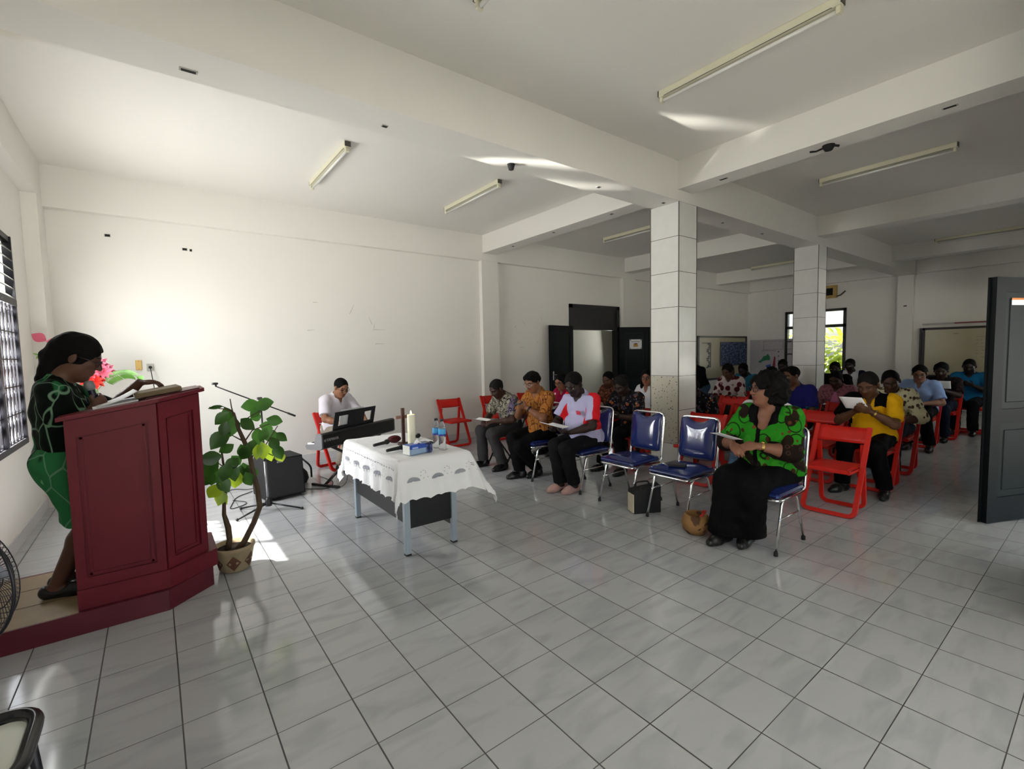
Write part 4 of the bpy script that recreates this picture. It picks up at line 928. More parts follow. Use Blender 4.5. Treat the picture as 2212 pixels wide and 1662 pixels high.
# ---------------------------------------------------------------- people: one continuous skin per body, grown from a distance field
F32 = np.float32
def _v(*a): return np.array(a, float)
def nrm(a): return a / (np.linalg.norm(a) + 1e-9)
def Rx(a): c, s = math.cos(a), math.sin(a); return np.array([[1, 0, 0], [0, c, -s], [0, s, c]])
def Ry(a): c, s = math.cos(a), math.sin(a); return np.array([[c, 0, s], [0, 1, 0], [-s, 0, c]])
def Rz(a): c, s = math.cos(a), math.sin(a); return np.array([[c, -s, 0], [s, c, 0], [0, 0, 1]])
class Field:
    def __init__(s): s.p = []
    def cap(s, a, b, ra, rb, k=0.03, flat=None, tag='', cut=False):
        s.p.append(('cap', np.asarray(a, float), np.asarray(b, float), ra, rb, k, flat, tag, cut)); return s
    def ell(s, c, r, R=None, k=0.03, tag='', cut=False):
        s.p.append(('ell', np.asarray(c, float), np.asarray(r, float), np.eye(3) if R is None else R, None, k, None, tag, cut)); return s
    def bounds(s, p, m):
        if p[0] == 'cap': lo = np.minimum(p[1] - p[3], p[2] - p[4]); hi = np.maximum(p[1] + p[3], p[2] + p[4])
        else: e = np.abs(p[3]) @ p[2]; lo, hi = p[1] - e, p[1] + e
        return lo - m, hi + m
    def mesh(s, vox, planes=(), bump=None, inflate=0.0):
        adds = [p for p in s.p if not p[8]]
        B = [s.bounds(p, 0.02 + inflate) for p in adds]; lo = np.min([b[0] for b in B], 0); hi = np.max([b[1] for b in B], 0)
        n = np.ceil((hi - lo) / vox).astype(int) + 2; ax = [(lo[i] + vox * np.arange(n[i])).astype(F32) for i in range(3)]
        F = np.full(n, 0.25, F32)
        for p in [q for q in s.p if not q[8]] + [q for q in s.p if q[8]]:
            k = p[5]; b0, b1 = s.bounds(p, k + 2 * vox + inflate)
            i0 = np.clip(np.floor((b0 - lo) / vox).astype(int), 0, n); i1 = np.clip(np.ceil((b1 - lo) / vox).astype(int) + 1, 0, n)
            if np.any(i1 - i0 < 1): continue
            X, Y, Z = (ax[0][i0[0]:i1[0]][:, None, None], ax[1][i0[1]:i1[1]][None, :, None], ax[2][i0[2]:i1[2]][None, None, :])
            if p[0] == 'cap':
                a, d = p[1], p[2] - p[1]; L2 = float(d @ d) + 1e-12
                px, py, pz = X - F32(a[0]), Y - F32(a[1]), Z - F32(a[2])
                t = (px * F32(d[0] / L2) + py * F32(d[1] / L2) + pz * F32(d[2] / L2)); tc = np.clip(t, 0, 1)
                D = np.sqrt((px - tc * F32(d[0])) ** 2 + (py - tc * F32(d[1])) ** 2 + (pz - tc * F32(d[2])) ** 2) - (p[3] + (p[4] - p[3]) * tc)
                if p[6]: D = np.maximum(D, (t - 1) * F32(math.sqrt(L2)))
                if p[6] == 2: D = np.maximum(D, -t * F32(math.sqrt(L2)))
            else:
                R = p[3]; q = [(X - F32(p[1][0])), (Y - F32(p[1][1])), (Z - F32(p[1][2]))]
                l = [(q[0] * F32(R[0, j]) + q[1] * F32(R[1, j]) + q[2] * F32(R[2, j])) / F32(p[2][j]) for j in range(3)]
                k0 = np.sqrt(l[0] ** 2 + l[1] ** 2 + l[2] ** 2); k1 = np.sqrt(sum((l[j] / F32(p[2][j])) ** 2 for j in range(3))) + 1e-6
                D = k0 * (k0 - 1) / k1
            D = D.astype(F32) - F32(inflate if not p[8] else 0)
            S = F[i0[0]:i1[0], i0[1]:i1[1], i0[2]:i1[2]]
            if p[8]:
                D = -D; h = np.maximum(k - np.abs(S - D), 0) / k; S[...] = np.maximum(S, D) + h * h * F32(k / 4)
            else:
                h = np.maximum(k - np.abs(S - D), 0) / k; S[...] = np.minimum(S, D) - h * h * F32(k / 4)
        if bump is not None: F += bump(ax[0][:, None, None], ax[1][None, :, None], ax[2][None, None, :]).astype(F32)
        for (nn, c) in planes:   # keep nn.p <= c
            F = np.maximum(F, ax[0][:, None, None] * F32(nn[0]) + ax[1][None, :, None] * F32(nn[1]) + ax[2][None, None, :] * F32(nn[2]) - F32(c))
        return nets(F, lo, vox)
def nets(F, lo, vox):
    S = F < 0; n = F.shape
    c = [S[i:n[0] - 1 + i, j:n[1] - 1 + j, k:n[2] - 1 + k] for i in (0, 1) for j in (0, 1) for k in (0, 1)]
    al = c[0].copy(); an = c[0].copy()
    for q in c[1:]: al &= q; an |= q
    act = an & ~al; I = np.nonzero(act); N = len(I[0]); idm = np.full(act.shape, -1, np.int32); idm[I] = np.arange(N)
    off = [(i, j, k) for i in (0, 1) for j in (0, 1) for k in (0, 1)]
    V = [F[I[0] + o[0], I[1] + o[1], I[2] + o[2]] for o in off]
    acc = np.zeros((N, 3)); cnt = np.zeros(N)
    for a in range(8):
        for b in range(a + 1, 8):
            if sum(x != y for x, y in zip(off[a], off[b])) != 1: continue
            m = (V[a] < 0) != (V[b] < 0); t = np.where(m, V[a] / np.where(m, V[a] - V[b], 1), 0)
            P = np.array(off[a])[None, :] + t[:, None] * (np.array(off[b]) - np.array(off[a]))[None, :]
            acc += P * m[:, None]; cnt += m
    P = (np.stack(I, 1) + acc / np.maximum(cnt, 1)[:, None]) * vox + lo
    Q = []
    for d in range(3):
        e1, e2 = (d + 1) % 3, (d + 2) % 3; sl0 = [slice(None)] * 3; sl1 = [slice(None)] * 3; sl0[d] = slice(0, n[d] - 1); sl1[d] = slice(1, n[d])
        ch = S[tuple(sl0)] != S[tuple(sl1)]; J = np.stack(np.nonzero(ch), 1)
        J = J[(J[:, e1] > 0) & (J[:, e2] > 0) & (J[:, e1] < n[e1] - 1) & (J[:, e2] < n[e2] - 1)]
        def cell(a, b): K = J.copy(); K[:, e1] += a; K[:, e2] += b; return idm[K[:, 0], K[:, 1], K[:, 2]]
        q = np.stack([cell(-1, -1), cell(0, -1), cell(0, 0), cell(-1, 0)], 1)
        flip = ~S[J[:, 0], J[:, 1], J[:, 2]]; q[flip] = q[flip][:, ::-1]; Q.append(q)
    Q = np.concatenate(Q); Q = Q[(Q >= 0).all(1)]
    return P, Q
def np_obj(name, P, Q, mats, parent=None, mi=None):
    me = bpy.data.meshes.new(name); me.vertices.add(len(P)); me.vertices.foreach_set('co', np.asarray(P, F32).ravel())
    me.loops.add(len(Q) * 4); me.loops.foreach_set('vertex_index', np.asarray(Q, np.int32).ravel())
    me.polygons.add(len(Q)); me.polygons.foreach_set('loop_start', np.arange(len(Q), dtype=np.int32) * 4)
    for m in (mats if isinstance(mats, (list, tuple)) else [mats]): me.materials.append(m)
    if mi is not None: me.polygons.foreach_set('material_index', np.asarray(mi, np.int32))
    me.update(calc_edges=True); me.polygons.foreach_set('use_smooth', np.ones(len(Q), bool)); me.validate()
    o = bpy.data.objects.new(name, me); C.objects.link(o)
    if parent is not None: o.parent = parent
    return o
def ik(S, W, l1, l2, pole):
    d = W - S; L = np.linalg.norm(d)
    if L > (l1 + l2) * 0.985: W = S + d / L * (l1 + l2) * 0.985; d = W - S; L = np.linalg.norm(d)
    L = max(L, abs(l1 - l2) * 1.05 + 0.02)
    u = d / L; a = (l1 * l1 - l2 * l2 + L * L) / (2 * L); h = math.sqrt(max(l1 * l1 - a * a, 0)); p = pole - u * (pole @ u); p = nrm(p)
    return S + u * a + p * h, W

def skin(c, lip=None):
    k = 'skin_%02x%02x%02x' % tuple(int(x * 255) for x in srgb(c))
    return (mat(k, srgb(c), 0.5, spec=0.35, var=0.10, vscale=14), mat(k + '_lip', lip or tuple(x * f for x, f in zip(srgb(c), (0.95, 0.55, 0.6))), 0.4))
M_eye = mat('eye_dark', (0.008, 0.006, 0.005), 0.2); M_eyew = mat('eye_white', (0.55, 0.52, 0.48), 0.3)
M_hair = mat('black_hair', (0.004, 0.0035, 0.0035), 0.75, spec=0.12, bump=0.25, bscale=180); M_hairg = mat('greying_hair', (0.010, 0.009, 0.009), 0.8, spec=0.12, bump=0.25, bscale=180)
M_shoe = mat('black_leather_shoe', (0.008, 0.008, 0.008), 0.3); M_glf = mat('dark_glasses_frame', (0.02, 0.006, 0.008), 0.3); M_glr = mat('silver_glasses_frame', (0.4, 0.38, 0.34), 0.25, metal=0.9)
M_brow = mat('brow_hair', (0.012, 0.009, 0.008), 0.8)

def person(label, X, Y, rz, top, sk, shirt, pants, z0=0.0, stand=False, sex='m', g=1.0, belly=0.0, lean=0.12, slump=0.5, sh=1.0, head=(0.45, 0.0, 0.0), hair='short', hair_m=None,
           hands=None, feet=None, sleeve=0.8, hem=None, neck='collar', collar_m=None, bottoms='trousers', shoe_m=None, shoe='shoe', glasses=None, watch=None, paint=None, vox=0.0065,
           group=None, seat=0.45, knee_out=0.0, hem_z=0.09, loose=0.014, hipx=0.0, headk=1.0):
    """head = (pitch down, yaw to own left, roll); hands = {side: (wrist point, finger direction, palm normal, curl)} in the person's own frame (x forward, y left)"""
    fem = sex == 'f'
    # ---- skeleton
    if stand: hipz = 0.84 * sh
    else: hipz = seat + 0.085 * (0.7 + 0.3 * g)
    hip = _v(hipx, 0, hipz)
    def skeleton(ts):
        def sp(h, x=0.0, y=0.0):
            t = h / 0.5; xx = h * math.sin(lean) + slump * 0.06 * t * t; zz = h * math.cos(lean) - slump * 0.015 * t * t
            an = lean + slump * 0.24 * t
            return hip + _v(xx + x * math.cos(an), y, zz - x * math.sin(an)) * _v(ts, 1, ts)
        R = Rz(head[1]) @ Ry(head[0]) @ Rx(head[2])
        B = sp(0.535, 0.02); H = B + R @ _v(0.012, 0, 0.112 * headk) + _v(0.012 * math.sin(head[0]) , 0, 0)
        return sp, R, B, H
    ts = 1.0
    for _ in range(6):
        sp, R, B, H = skeleton(ts); crown = H[2] + 0.118 * headk * (abs(R[2, 2]) * 0.85 + 0.15) ; ts *= 1 + 0.9 * (top - z0 - crown) / 0.62
        ts = min(max(ts, 0.72), 1.28)
    sp, R, B, H = skeleton(ts)
    sy = 0.165 if fem else 0.182; sy *= (0.85 + 0.15 * g); al1, al2 = 0.285 * (0.6 + 0.4 * ts), 0.245 * (0.6 + 0.4 * ts)
    J = {}
    for s, q in (('l', 1), ('r', -1)):
        S = sp(0.445, 0.0, q * sy); w = hands.get(s) if hands else None
        if w is None: w = (_v(0.30, q * 0.10, hipz + 0.06), _v(0.7, -q * 0.6, -0.1), _v(0, 0, -1), 0.45)
        pole = _v(-0.35, q * 0.9, -0.8) if len(w) < 5 else np.asarray(w[4], float)
        E, W_ = ik(S, np.asarray(w[0], float), al1, al2, pole); J['S' + s], J['E' + s], J['W' + s] = S, E, W_
        J['h' + s] = (W_, nrm(np.asarray(w[1], float)), np.asarray(w[2], float), w[3])
        hp = hip + _v(0.0, q * 0.088 * (0.6 + 0.4 * g), 0.0)
        if stand: f = feet[s] if feet else (0.0, q * 0.09)
        else: f = feet[s] if feet else (0.40, q * 0.11)
        A = _v(f[0], f[1], 0.085); ll = 0.415 * sh if not stand else 0.40 * sh
        Kn, A = ik(hp, A, ll, ll, _v(1, q * knee_out, 0.55 if not stand else 0.1))
        fa = f[2] if len(f) > 2 else q * 0.15
        J['H' + s], J['K' + s], J['A' + s], J['fd' + s] = hp, Kn, A, _v(math.cos(fa), math.sin(fa), 0)
        J['A' + s][2] = max(0.08, J['A' + s][2] * 1.0)
    W = lambda p: np.asarray(p, float)
    # ---- body field
    b = Field(); gm = 0.75 + 0.25 * g
    Rl = Ry(lean); Rc = Ry(lean + 0.2 * slump)
    def torso(f, o=0.0, full=True):
        f.ell(sp(0.02), (0.125 * g + o, 0.172 * g + o, 0.12 + o), Rl, 0.06, 'pelvis')
        f.ell(sp(0.17, 0.012 + belly * 0.5), (0.108 * g + belly * 0.6 + o, 0.142 * g + belly * 0.35 + o, 0.14 + o), Rl, 0.07, 'belly')
        f.ell(sp(0.33, 0.0), (0.112 * gm + o, (0.145 if fem else 0.158) * gm + o, 0.15 + o), Rc, 0.06, 'chest')
        if fem:
            for q in (1, -1): f.ell(sp(0.315, 0.085 * gm, q * 0.068), (0.062 * gm + o, 0.066 * gm + o, 0.066 * gm + o), Rc, 0.05, 'bust')
        f.cap(sp(0.445, -0.008, -sy * 0.80), sp(0.445, -0.008, sy * 0.80), 0.060 * gm + o, 0.060 * gm + o, 0.05, None, 'shoulder')
        if full: f.cap(sp(0.46, -0.012), sp(0.525, 0.0), 0.078 * gm + o, 0.056 + o, 0.05, None, 'trap')
    torso(b)
    hd = lambda x, y, z: H + R @ (_v(x, y, z) * headk)
    b.cap(sp(0.49, -0.004), hd(-0.018, 0, -0.055), 0.058 * gm, 0.052 * gm, 0.03, None, 'neck')
    fat = max(0.0, g - 1.0) * 0.03; hk = headk
    b.ell(hd(-0.010, 0, 0.035), (0.099 * hk, 0.078 * hk, 0.086 * hk), R, 0.02, 'head'); b.ell(hd(0.022, 0, -0.032), (0.070 * hk, 0.063 * hk + fat, 0.082 * hk + fat * 0.5), R, 0.03, 'head')
    b.ell(hd(0.062, 0, -0.092), (0.026, 0.030 + fat, 0.022), R, 0.03, 'head'); b.ell(hd(0.045, 0, -0.04), (0.045, 0.058 + fat, 0.045), R, 0.02, 'head')
    b.cap(hd(0.086, 0, 0.022), hd(0.108, 0, -0.018), 0.009, 0.0135, 0.014, None, 'head')
    for q in (1, -1):
        b.ell(hd(0.099, q * 0.012, -0.020), (0.011, 0.010, 0.009), R, 0.01, 'head')
        b.cap(hd(0.083, q * 0.012, 0.034), hd(0.070, q * 0.050, 0.034), 0.010, 0.009, 0.018, None, 'head')
        b.ell(hd(0.062, q * 0.042, -0.012), (0.024, 0.022, 0.020), R, 0.025, 'head')
        b.ell(hd(-0.006, q * (0.081 + fat * 0.3), -0.002), (0.020, 0.011, 0.033), R @ Rz(q * 0.35), 0.006, 'head')
        b.ell(hd(0.094, q * 0.032, 0.014), (0.018, 0.017, 0.012), R, 0.014, 'head', True)
        b.ell(hd(0.076, q * 0.032, 0.012), (0.0135, 0.0145, 0.0115), R, 0.004, 'head')
    b.ell(hd(0.086, 0, -0.046), (0.014, 0.026, 0.0075), R, 0.006, 'head'); b.ell(hd(0.083, 0, -0.060), (0.015, 0.022, 0.0085), R, 0.006, 'head')
    ar = 0.9 + 0.1 * g if not fem else 0.86 + 0.14 * g; ar *= gm ** 0.5
    for s, q in (('l', 1), ('r', -1)):
        S, E, Wt = J['S' + s], J['E' + s], J['W' + s]
        b.cap(S, E, 0.052 * ar, 0.041 * ar, 0.04, None, 'uarm'); fm = E + (Wt - E) * 0.35
        b.cap(E, fm, 0.041 * ar, 0.042 * ar, 0.02, None, 'farm'); b.cap(fm, Wt, 0.042 * ar, 0.0265, 0.02, None, 'farm')
        Wp, d, n_, curl = J['h' + s]; n_ = nrm(n_ - d * (n_ @ d)); sd = np.cross(n_, d) * q   # sd points towards the thumb
        hs = 0.90 if fem else 1.0
        M = np.stack([d, sd, n_], 1); pc = Wp + d * 0.052 * hs
        b.ell(pc, (0.052 * hs, 0.041 * hs, 0.0165), M, 0.012, 'hand')
        for i, (o, ln) in enumerate(((0.029, 0.068), (0.010, 0.076), (-0.010, 0.070), (-0.028, 0.054))):
            p = Wp + d * (0.088 - 0.004 * abs(i - 1)) * hs + sd * o * hs; c = 0.15
            for jn, (fr, r0, r1) in enumerate(((0.45, 0.0098, 0.0092), (0.31, 0.0092, 0.0086), (0.24, 0.0086, 0.0076))):
                c += curl * (0.75, 1.05, 0.7)[jn] * (0.9 + 0.12 * i); dd = d * math.cos(c) + n_ * math.sin(c); p2 = p + dd * ln * fr * hs
                b.cap(p, p2, r0 * hs, r1 * hs, 0.004 if jn else 0.008, None, 'finger'); p = p2
        t0 = Wp + d * 0.022 * hs + sd * 0.026 * hs; t1 = t0 + (d * 0.62 + sd * 0.62 + n_ * 0.35 * (0.4 + curl)) * 0.042 * hs; t2 = t1 + (d * 0.9 + sd * 0.10 + n_ * 0.45 * curl) * 0.036 * hs
        b.cap(t0, t1, 0.0135 * hs, 0.0105 * hs, 0.012, None, 'finger'); b.cap(t1, t2, 0.0105 * hs, 0.0085 * hs, 0.005, None, 'finger')
        J['palm' + s] = pc; J['pn' + s] = n_
        lg = 0.85 + 0.15 * g
        hp, Kn, A, fd = J['H' + s], J['K' + s], J['A' + s], J['fd' + s]
        b.cap(hp, Kn, 0.083 * lg, 0.056 * lg, 0.05, None, 'thigh'); m = Kn + (A - Kn) * 0.3
        b.cap(Kn, m, 0.054 * lg, 0.055 * lg, 0.03, None, 'shin'); b.cap(m, A, 0.055 * lg, 0.036, 0.03, None, 'shin')
        b.cap(_v(A[0], A[1], 0.042) - fd * 0.03, _v(A[0], A[1], 0.030) + fd * 0.13, 0.036, 0.026, 0.02, None, 'foot')
    P, Q = b.mesh(vox, planes=[(_v(0, 0, -1), -0.004)])
    cen = P[Q].mean(1); L_ = ((cen - H) @ R) / headk; mi = np.zeros(len(Q), int)
    inh = np.linalg.norm(L_, axis=1) < 0.16
    lips = inh & (L_[:, 0] > 0.072) & (np.abs(L_[:, 1]) < 0.027) & (L_[:, 2] < -0.038) & (L_[:, 2] > -0.069) & (((L_[:, 2] + 0.053) / 0.0155) ** 2 + (L_[:, 1] / 0.027) ** 2 < 1)
    eye = inh & (L_[:, 0] > 0.05) & ((np.abs(L_[:, 1]) - 0.032) ** 2 / 0.0145 ** 2 + (L_[:, 2] - 0.0085) ** 2 / 0.0058 ** 2 < 1)
    if head[0] > 0.3: eye &= L_[:, 2] < 0.0095
    iris = eye & ((np.abs(np.abs(L_[:, 1]) - 0.032) < 0.007) | (head[0] > 0.3))
    brow = inh & (L_[:, 0] > 0.04) & (np.abs(np.abs(L_[:, 1]) - 0.034) < 0.021) & (np.abs(L_[:, 2] - 0.0345 + 0.10 * np.maximum(np.abs(L_[:, 1]) - 0.038, 0)) < 0.0048)
    mi[lips] = 1; mi[eye] = 2; mi[iris] = 3; mi[brow] = 4
    sm, lm = skin(sk)
    root = np_obj('person', P, Q, [sm, lm, M_eyew, M_eye, M_brow], None, mi)
    root.location = (X, Y, z0); root.rotation_euler = (0, 0, rz); tag(root, label, 'person', group)
    cv = max(vox, 0.0065)
    # ---- top
    if shirt is not None:
        f = Field(); o = loose; torso(f, o)
        if hem is None and not stand: f.cap(sp(0.0, 0.04), sp(-0.04, 0.10), 0.13 * g, 0.13 * g, 0.05, None, 'skirt')
        for s, q in (('l', 1), ('r', -1)):
            S, E, Wt = J['S' + s], J['E' + s], J['W' + s]
            if sleeve <= 1: f.cap(S, S + (E - S) * sleeve, 0.056 * ar + o, 0.056 * ar + o * 1.25, 0.045, 1, 'sleeve')
            else:
                f.cap(S, E, 0.055 * ar + o, 0.048 * ar + o, 0.045, None, 'sleeve'); f.cap(E, E + (Wt - E) * (sleeve - 1), 0.048 * ar + o, 0.036 * ar + o * 1.1, 0.03, 1, 'sleeve')
        nb, nt_ = sp(0.47, 0.0), hd(-0.01, 0, -0.05)
        f.cap(nb + (nt_ - nb) * 0.12, nt_ + (nt_ - nb) * 0.4, 0.060 * gm + 0.005, 0.075, 0.012, None, 'neck', True)
        vd = {'collar': 0.075, 'round': 0.05, 'v': 0.12, 'wide': 0.10}[neck]
        f.cap(sp(0.50, 0.07), sp(0.50 - vd, 0.135), 0.034 if neck != 'wide' else 0.06, 0.010 if neck != 'wide' else 0.04, 0.02, None, 'neck', True)
        hz = hem if hem is not None else hipz - 0.02
        wr = lambda x, y, z: 0.0035 * np.sin(31 * z + 17 * y + 4 * np.sin(23 * x)) * np.sin(13 * x - 9 * z) + 0.002 * np.sin(57 * z - 23 * y + 11 * x)
        pl = [(_v(0.10, 0, -1), -hz)] if not stand else [(_v(0, 0, -1), -hz)]
        P, Q = f.mesh(cv, pl, wr)
        smats = shirt if isinstance(shirt, (list, tuple)) else [shirt]; smi = None
        if paint: smi = paint(P[Q].mean(1), dict(J=J, sp=sp, H=H))
        np_obj('blouse' if fem else 'shirt', P, Q, smats, root, smi)
        if neck == 'collar':
            cm = collar_m or smats[0]; mb = MB(); gr = []
            for a in np.linspace(0.32, 2 * PI - 0.32, 25):
                ca, sa = math.cos(a), math.sin(a); fr = max(0, ca) ** 2
                gr.append([tuple(sp(h - 0.055 * fr - 0.035 * max(0, ca), r * ca * 1.05 + 0.008, r * sa)) for h, r in ((0.505, 0.070 * gm), (0.525, 0.070 * gm), (0.530, 0.074 * gm), (0.500, 0.088 * gm), (0.482, 0.100 * gm))])
            mb.sheet(gr, 0.003); mb.build('collar', cm, root)
    # ---- bottoms
    if bottoms:
        f = Field(); o = 0.012; pants_ = pants
        f.ell(sp(0.02), (0.125 * g + o * 0.6, 0.172 * g + o * 0.6, 0.12 + o), Rl, 0.06)
        for s, q in (('l', 1), ('r', -1)):
            hp, Kn, A = J['H' + s], J['K' + s], J['A' + s]; lg = 0.85 + 0.15 * g
            if bottoms == 'trousers':
                f.cap(hp, Kn, 0.086 * lg + o, 0.062 * lg + o, 0.05); an = A + _v(0, 0, hem_z - A[2]); f.cap(Kn, an, 0.062 * lg + o, 0.058 + o, 0.03, 1)
            elif bottoms == 'wide':
                f.cap(hp, Kn, 0.10 * lg + o, 0.085 * lg + o, 0.06); an = _v(A[0] * 0.8 + Kn[0] * 0.2 - 0.02, A[1], hem_z); f.cap(Kn, an, 0.088 * lg + o, 0.115 + o, 0.06, 1)
            elif bottoms == 'skirt':
                f.cap(hp, Kn, 0.10 * lg + o, 0.085 * lg + o, 0.09); f.cap(Kn, Kn + (A - Kn) * ((Kn[2] - hem_z) / max(Kn[2] - A[2], 0.1)), 0.085 * lg + o, 0.085 + o, 0.09, 1)
        if bottoms in ('skirt',): 
            K2 = (J['Kl'] + J['Kr']) / 2; f.cap(hip + _v(0.05, 0, 0), K2, 0.09 * g, 0.07, 0.08)
        pl = [(_v(0, 0, -1), -hem_z + 0.002)]
        if not stand: pl.append((_v(0, 0, 1), hipz + 0.14))
        wr = lambda x, y, z: 0.003 * np.sin(27 * x + 19 * z + 3 * np.sin(21 * y)) + 0.0015 * np.sin(63 * z + 31 * x)
        P, Q = f.mesh(cv, pl, wr); np_obj('skirt' if bottoms == 'skirt' else 'trousers', P, Q, pants, root)
    # ---- shoes
    if shoe:
        for s in 'lr':
            A, fd = J['A' + s], J['fd' + s]; f = Field(); c = _v(A[0], A[1], 0)
            f.cap(c - fd * 0.045 + _v(0, 0, 0.040), c + fd * 0.10 + _v(0, 0, 0.034), 0.043, 0.043, 0.03); f.cap(c + fd * 0.08 + _v(0, 0, 0.032), c + fd * 0.16 + _v(0, 0, 0.026), 0.043, 0.030, 0.03)
            if shoe == 'shoe': f.cap(c - fd * 0.03 + _v(0, 0, 0.05), c - fd * 0.025 + _v(0, 0, 0.085), 0.042, 0.042, 0.03)
            else: f.cap(c + _v(0, 0, 0.085), c + _v(0, 0, 0.12), 0.05, 0.05, 0.02, None, '', True)
            P, Q = f.mesh(max(vox, 0.007), [(_v(0, 0, -1), 0.0), (_v(0, 0, 1), 0.10)]); np_obj('shoe', P, Q, shoe_m or M_shoe, root)
    # ---- hair
    if hair:
        f = Field(); hm = hair_m or M_hair; o = {'buzz': 0.004, 'short': 0.0055, 'thick': 0.011, 'curly': 0.011, 'back': 0.006, 'long': 0.011, 'bushy': 0.02, 'tail': 0.012}[hair]
        f.ell(hd(-0.013, 0, 0.037), (0.099 * hk + o, 0.079 * hk + o, 0.087 * hk + o), R, 0.02)
        low = 0.0; pls = []
        if hair == 'thick': f.ell(hd(0.025, 0, 0.088), (0.082, 0.068, 0.046), R, 0.03)
        if hair == 'long':
            for q in (1, -1): f.cap(hd(-0.02, q * 0.07, 0.02), hd(-0.02, q * 0.085, -0.14), 0.035, 0.035, 0.03); f.cap(hd(-0.06, q * 0.04, 0.0), hd(-0.075, q * 0.06, -0.20), 0.05, 0.035, 0.04)
        if hair == 'bushy':
            f.ell(hd(-0.035, 0, 0.025), (0.125, 0.122, 0.118), R, 0.03); f.ell(hd(-0.055, 0, -0.045), (0.098, 0.122, 0.082), R, 0.05)
        if hair == 'tail':
            f.ell(hd(-0.075, 0, -0.02), (0.062, 0.065, 0.075), R, 0.03); tb = hd(-0.085, 0, -0.03); f.cap(tb, tb + _v(-0.035, 0, -0.12), 0.05, 0.05, 0.04)
        if hair == 'back': f.ell(hd(-0.105, 0, 0.0), (0.04, 0.042, 0.04), R, 0.02)
        hl = {'buzz': 0.0, 'short': 0.0, 'curly': 0.0, 'thick': -0.004, 'back': 0.012, 'long': -0.004, 'bushy': -0.006, 'tail': 0.0}[hair]
        f.ell(hd(0.115, 0, -0.047 + hl), (0.115, 0.085 if hair not in ('bushy', 'long') else 0.074, 0.137), R, 0.016, 'face', True)
        if hair in ('buzz', 'short', 'curly', 'thick', 'back'):
            nn = R @ nrm(_v(0.62, 0, -1)); pls = [(nn, float(nn @ hd(0, 0, -0.004)))]
            for q in (1, -1): f.ell(hd(0.0, q * 0.085, -0.010), (0.024, 0.02, 0.040), R, 0.004, 'ear', True)
        if hair in ('tail',):
            for q in (1, -1): f.ell(hd(0.005, q * 0.088, -0.012), (0.026, 0.02, 0.040), R, 0.004, 'ear', True)
            f.ell(hd(0.06, 0, -0.08), (0.075, 0.09, 0.075), R, 0.01, 'jaw', True)
        am = {'buzz': 0.0008, 'short': 0.002, 'curly': 0.006, 'thick': 0.004, 'back': 0.0015, 'long': 0.004, 'bushy': 0.009, 'tail': 0.003}[hair]; fq = {'curly': 110, 'bushy': 75}.get(hair, 60)
        bp = lambda x, y, z: am * (np.sin(fq * x + 2 * np.sin(fq * .7 * y)) * np.sin(fq * y + 1.7 * np.sin(fq * .6 * z)) + np.sin(fq * z + 2 * np.sin(fq * .5 * x)) * 0.7)
        P, Q = f.mesh(min(max(vox * 0.9, 0.0045), 0.008), pls, bp); np_obj('hair', P, Q, hm, root)
    if glasses is not None:
        m = MB(); T = lambda x, y, z: tuple(hd(x, y, z))
        for q in (1, -1):
            m.tube([T(0.103 - 0.10 * (abs(0.034 + 0.024 * math.cos(a)) ** 2) * 8, q * (0.034 + 0.024 * math.cos(a)), 0.006 + 0.018 * math.sin(a)) for a in np.linspace(0, 2 * PI, 18, endpoint=False)], 0.0028, 6, closed=True)
            m.tube([T(0.096, q * 0.058, 0.012), T(0.075, q * 0.081, 0.012), T(-0.005, q * 0.085, 0.014)], 0.0024, 6)
        m.tube([T(0.108, -0.010, 0.012), T(0.111, 0, 0.015), T(0.108, 0.010, 0.012)], 0.002, 6); m.build('glasses', glasses, root)
    if watch:
        s, wm = watch; E, Wt = J['E' + s], J['W' + s]; d = nrm(Wt - E); a1 = nrm(np.cross(d, _v(0, 0, 1))); a2 = np.cross(d, a1); c = Wt - d * 0.035; m = MB()
        for o in (-0.006, 0.0, 0.006): m.tube([tuple(c + d * o + (a1 * math.cos(a) + a2 * math.sin(a)) * 0.0325) for a in np.linspace(0, 2 * PI, 18, endpoint=False)], 0.004, 6, closed=True)
        up = a2 if a2[2] > 0 else -a2; cc = c + up * 0.034 - a1 * 0.0; m.ball(tuple(cc), (0.016, 0.016, 0.009)); m.build('watch', wm, root)
    J['wl'] = lambda p: np.array([X, Y, z0]) + Rz(rz) @ np.asarray(p, float)
    J['root'] = root; J['H'] = H; J['R'] = R; J['sp'] = sp
    return J
def paper(label, J, c, u, v, bend=0.015, n=8, name='paper_sheet', m=None, cat='paper', group=None):
    """a sheet held by a person: centre c, edge vectors u and v in the person's own frame"""
    c, u, v = (np.asarray(q, float) for q in (c, u, v)); nn = nrm(np.cross(u, v)); R3 = Rz(J['root'].rotation_euler[2]); mb = MB()
    mb.sheet([[tuple(R3 @ (u * (i / n - .5) + v * (j / n - .5) + nn * bend * ((2 * i / n - 1) ** 2 - 0.3 * (2 * j / n - 1)))) for j in range(n + 1)] for i in range(n + 1)], 0.0012)
    o = mb.build(name, m or M_white); o.location = tuple(J['wl'](c)); return tag(o, label, cat, group)
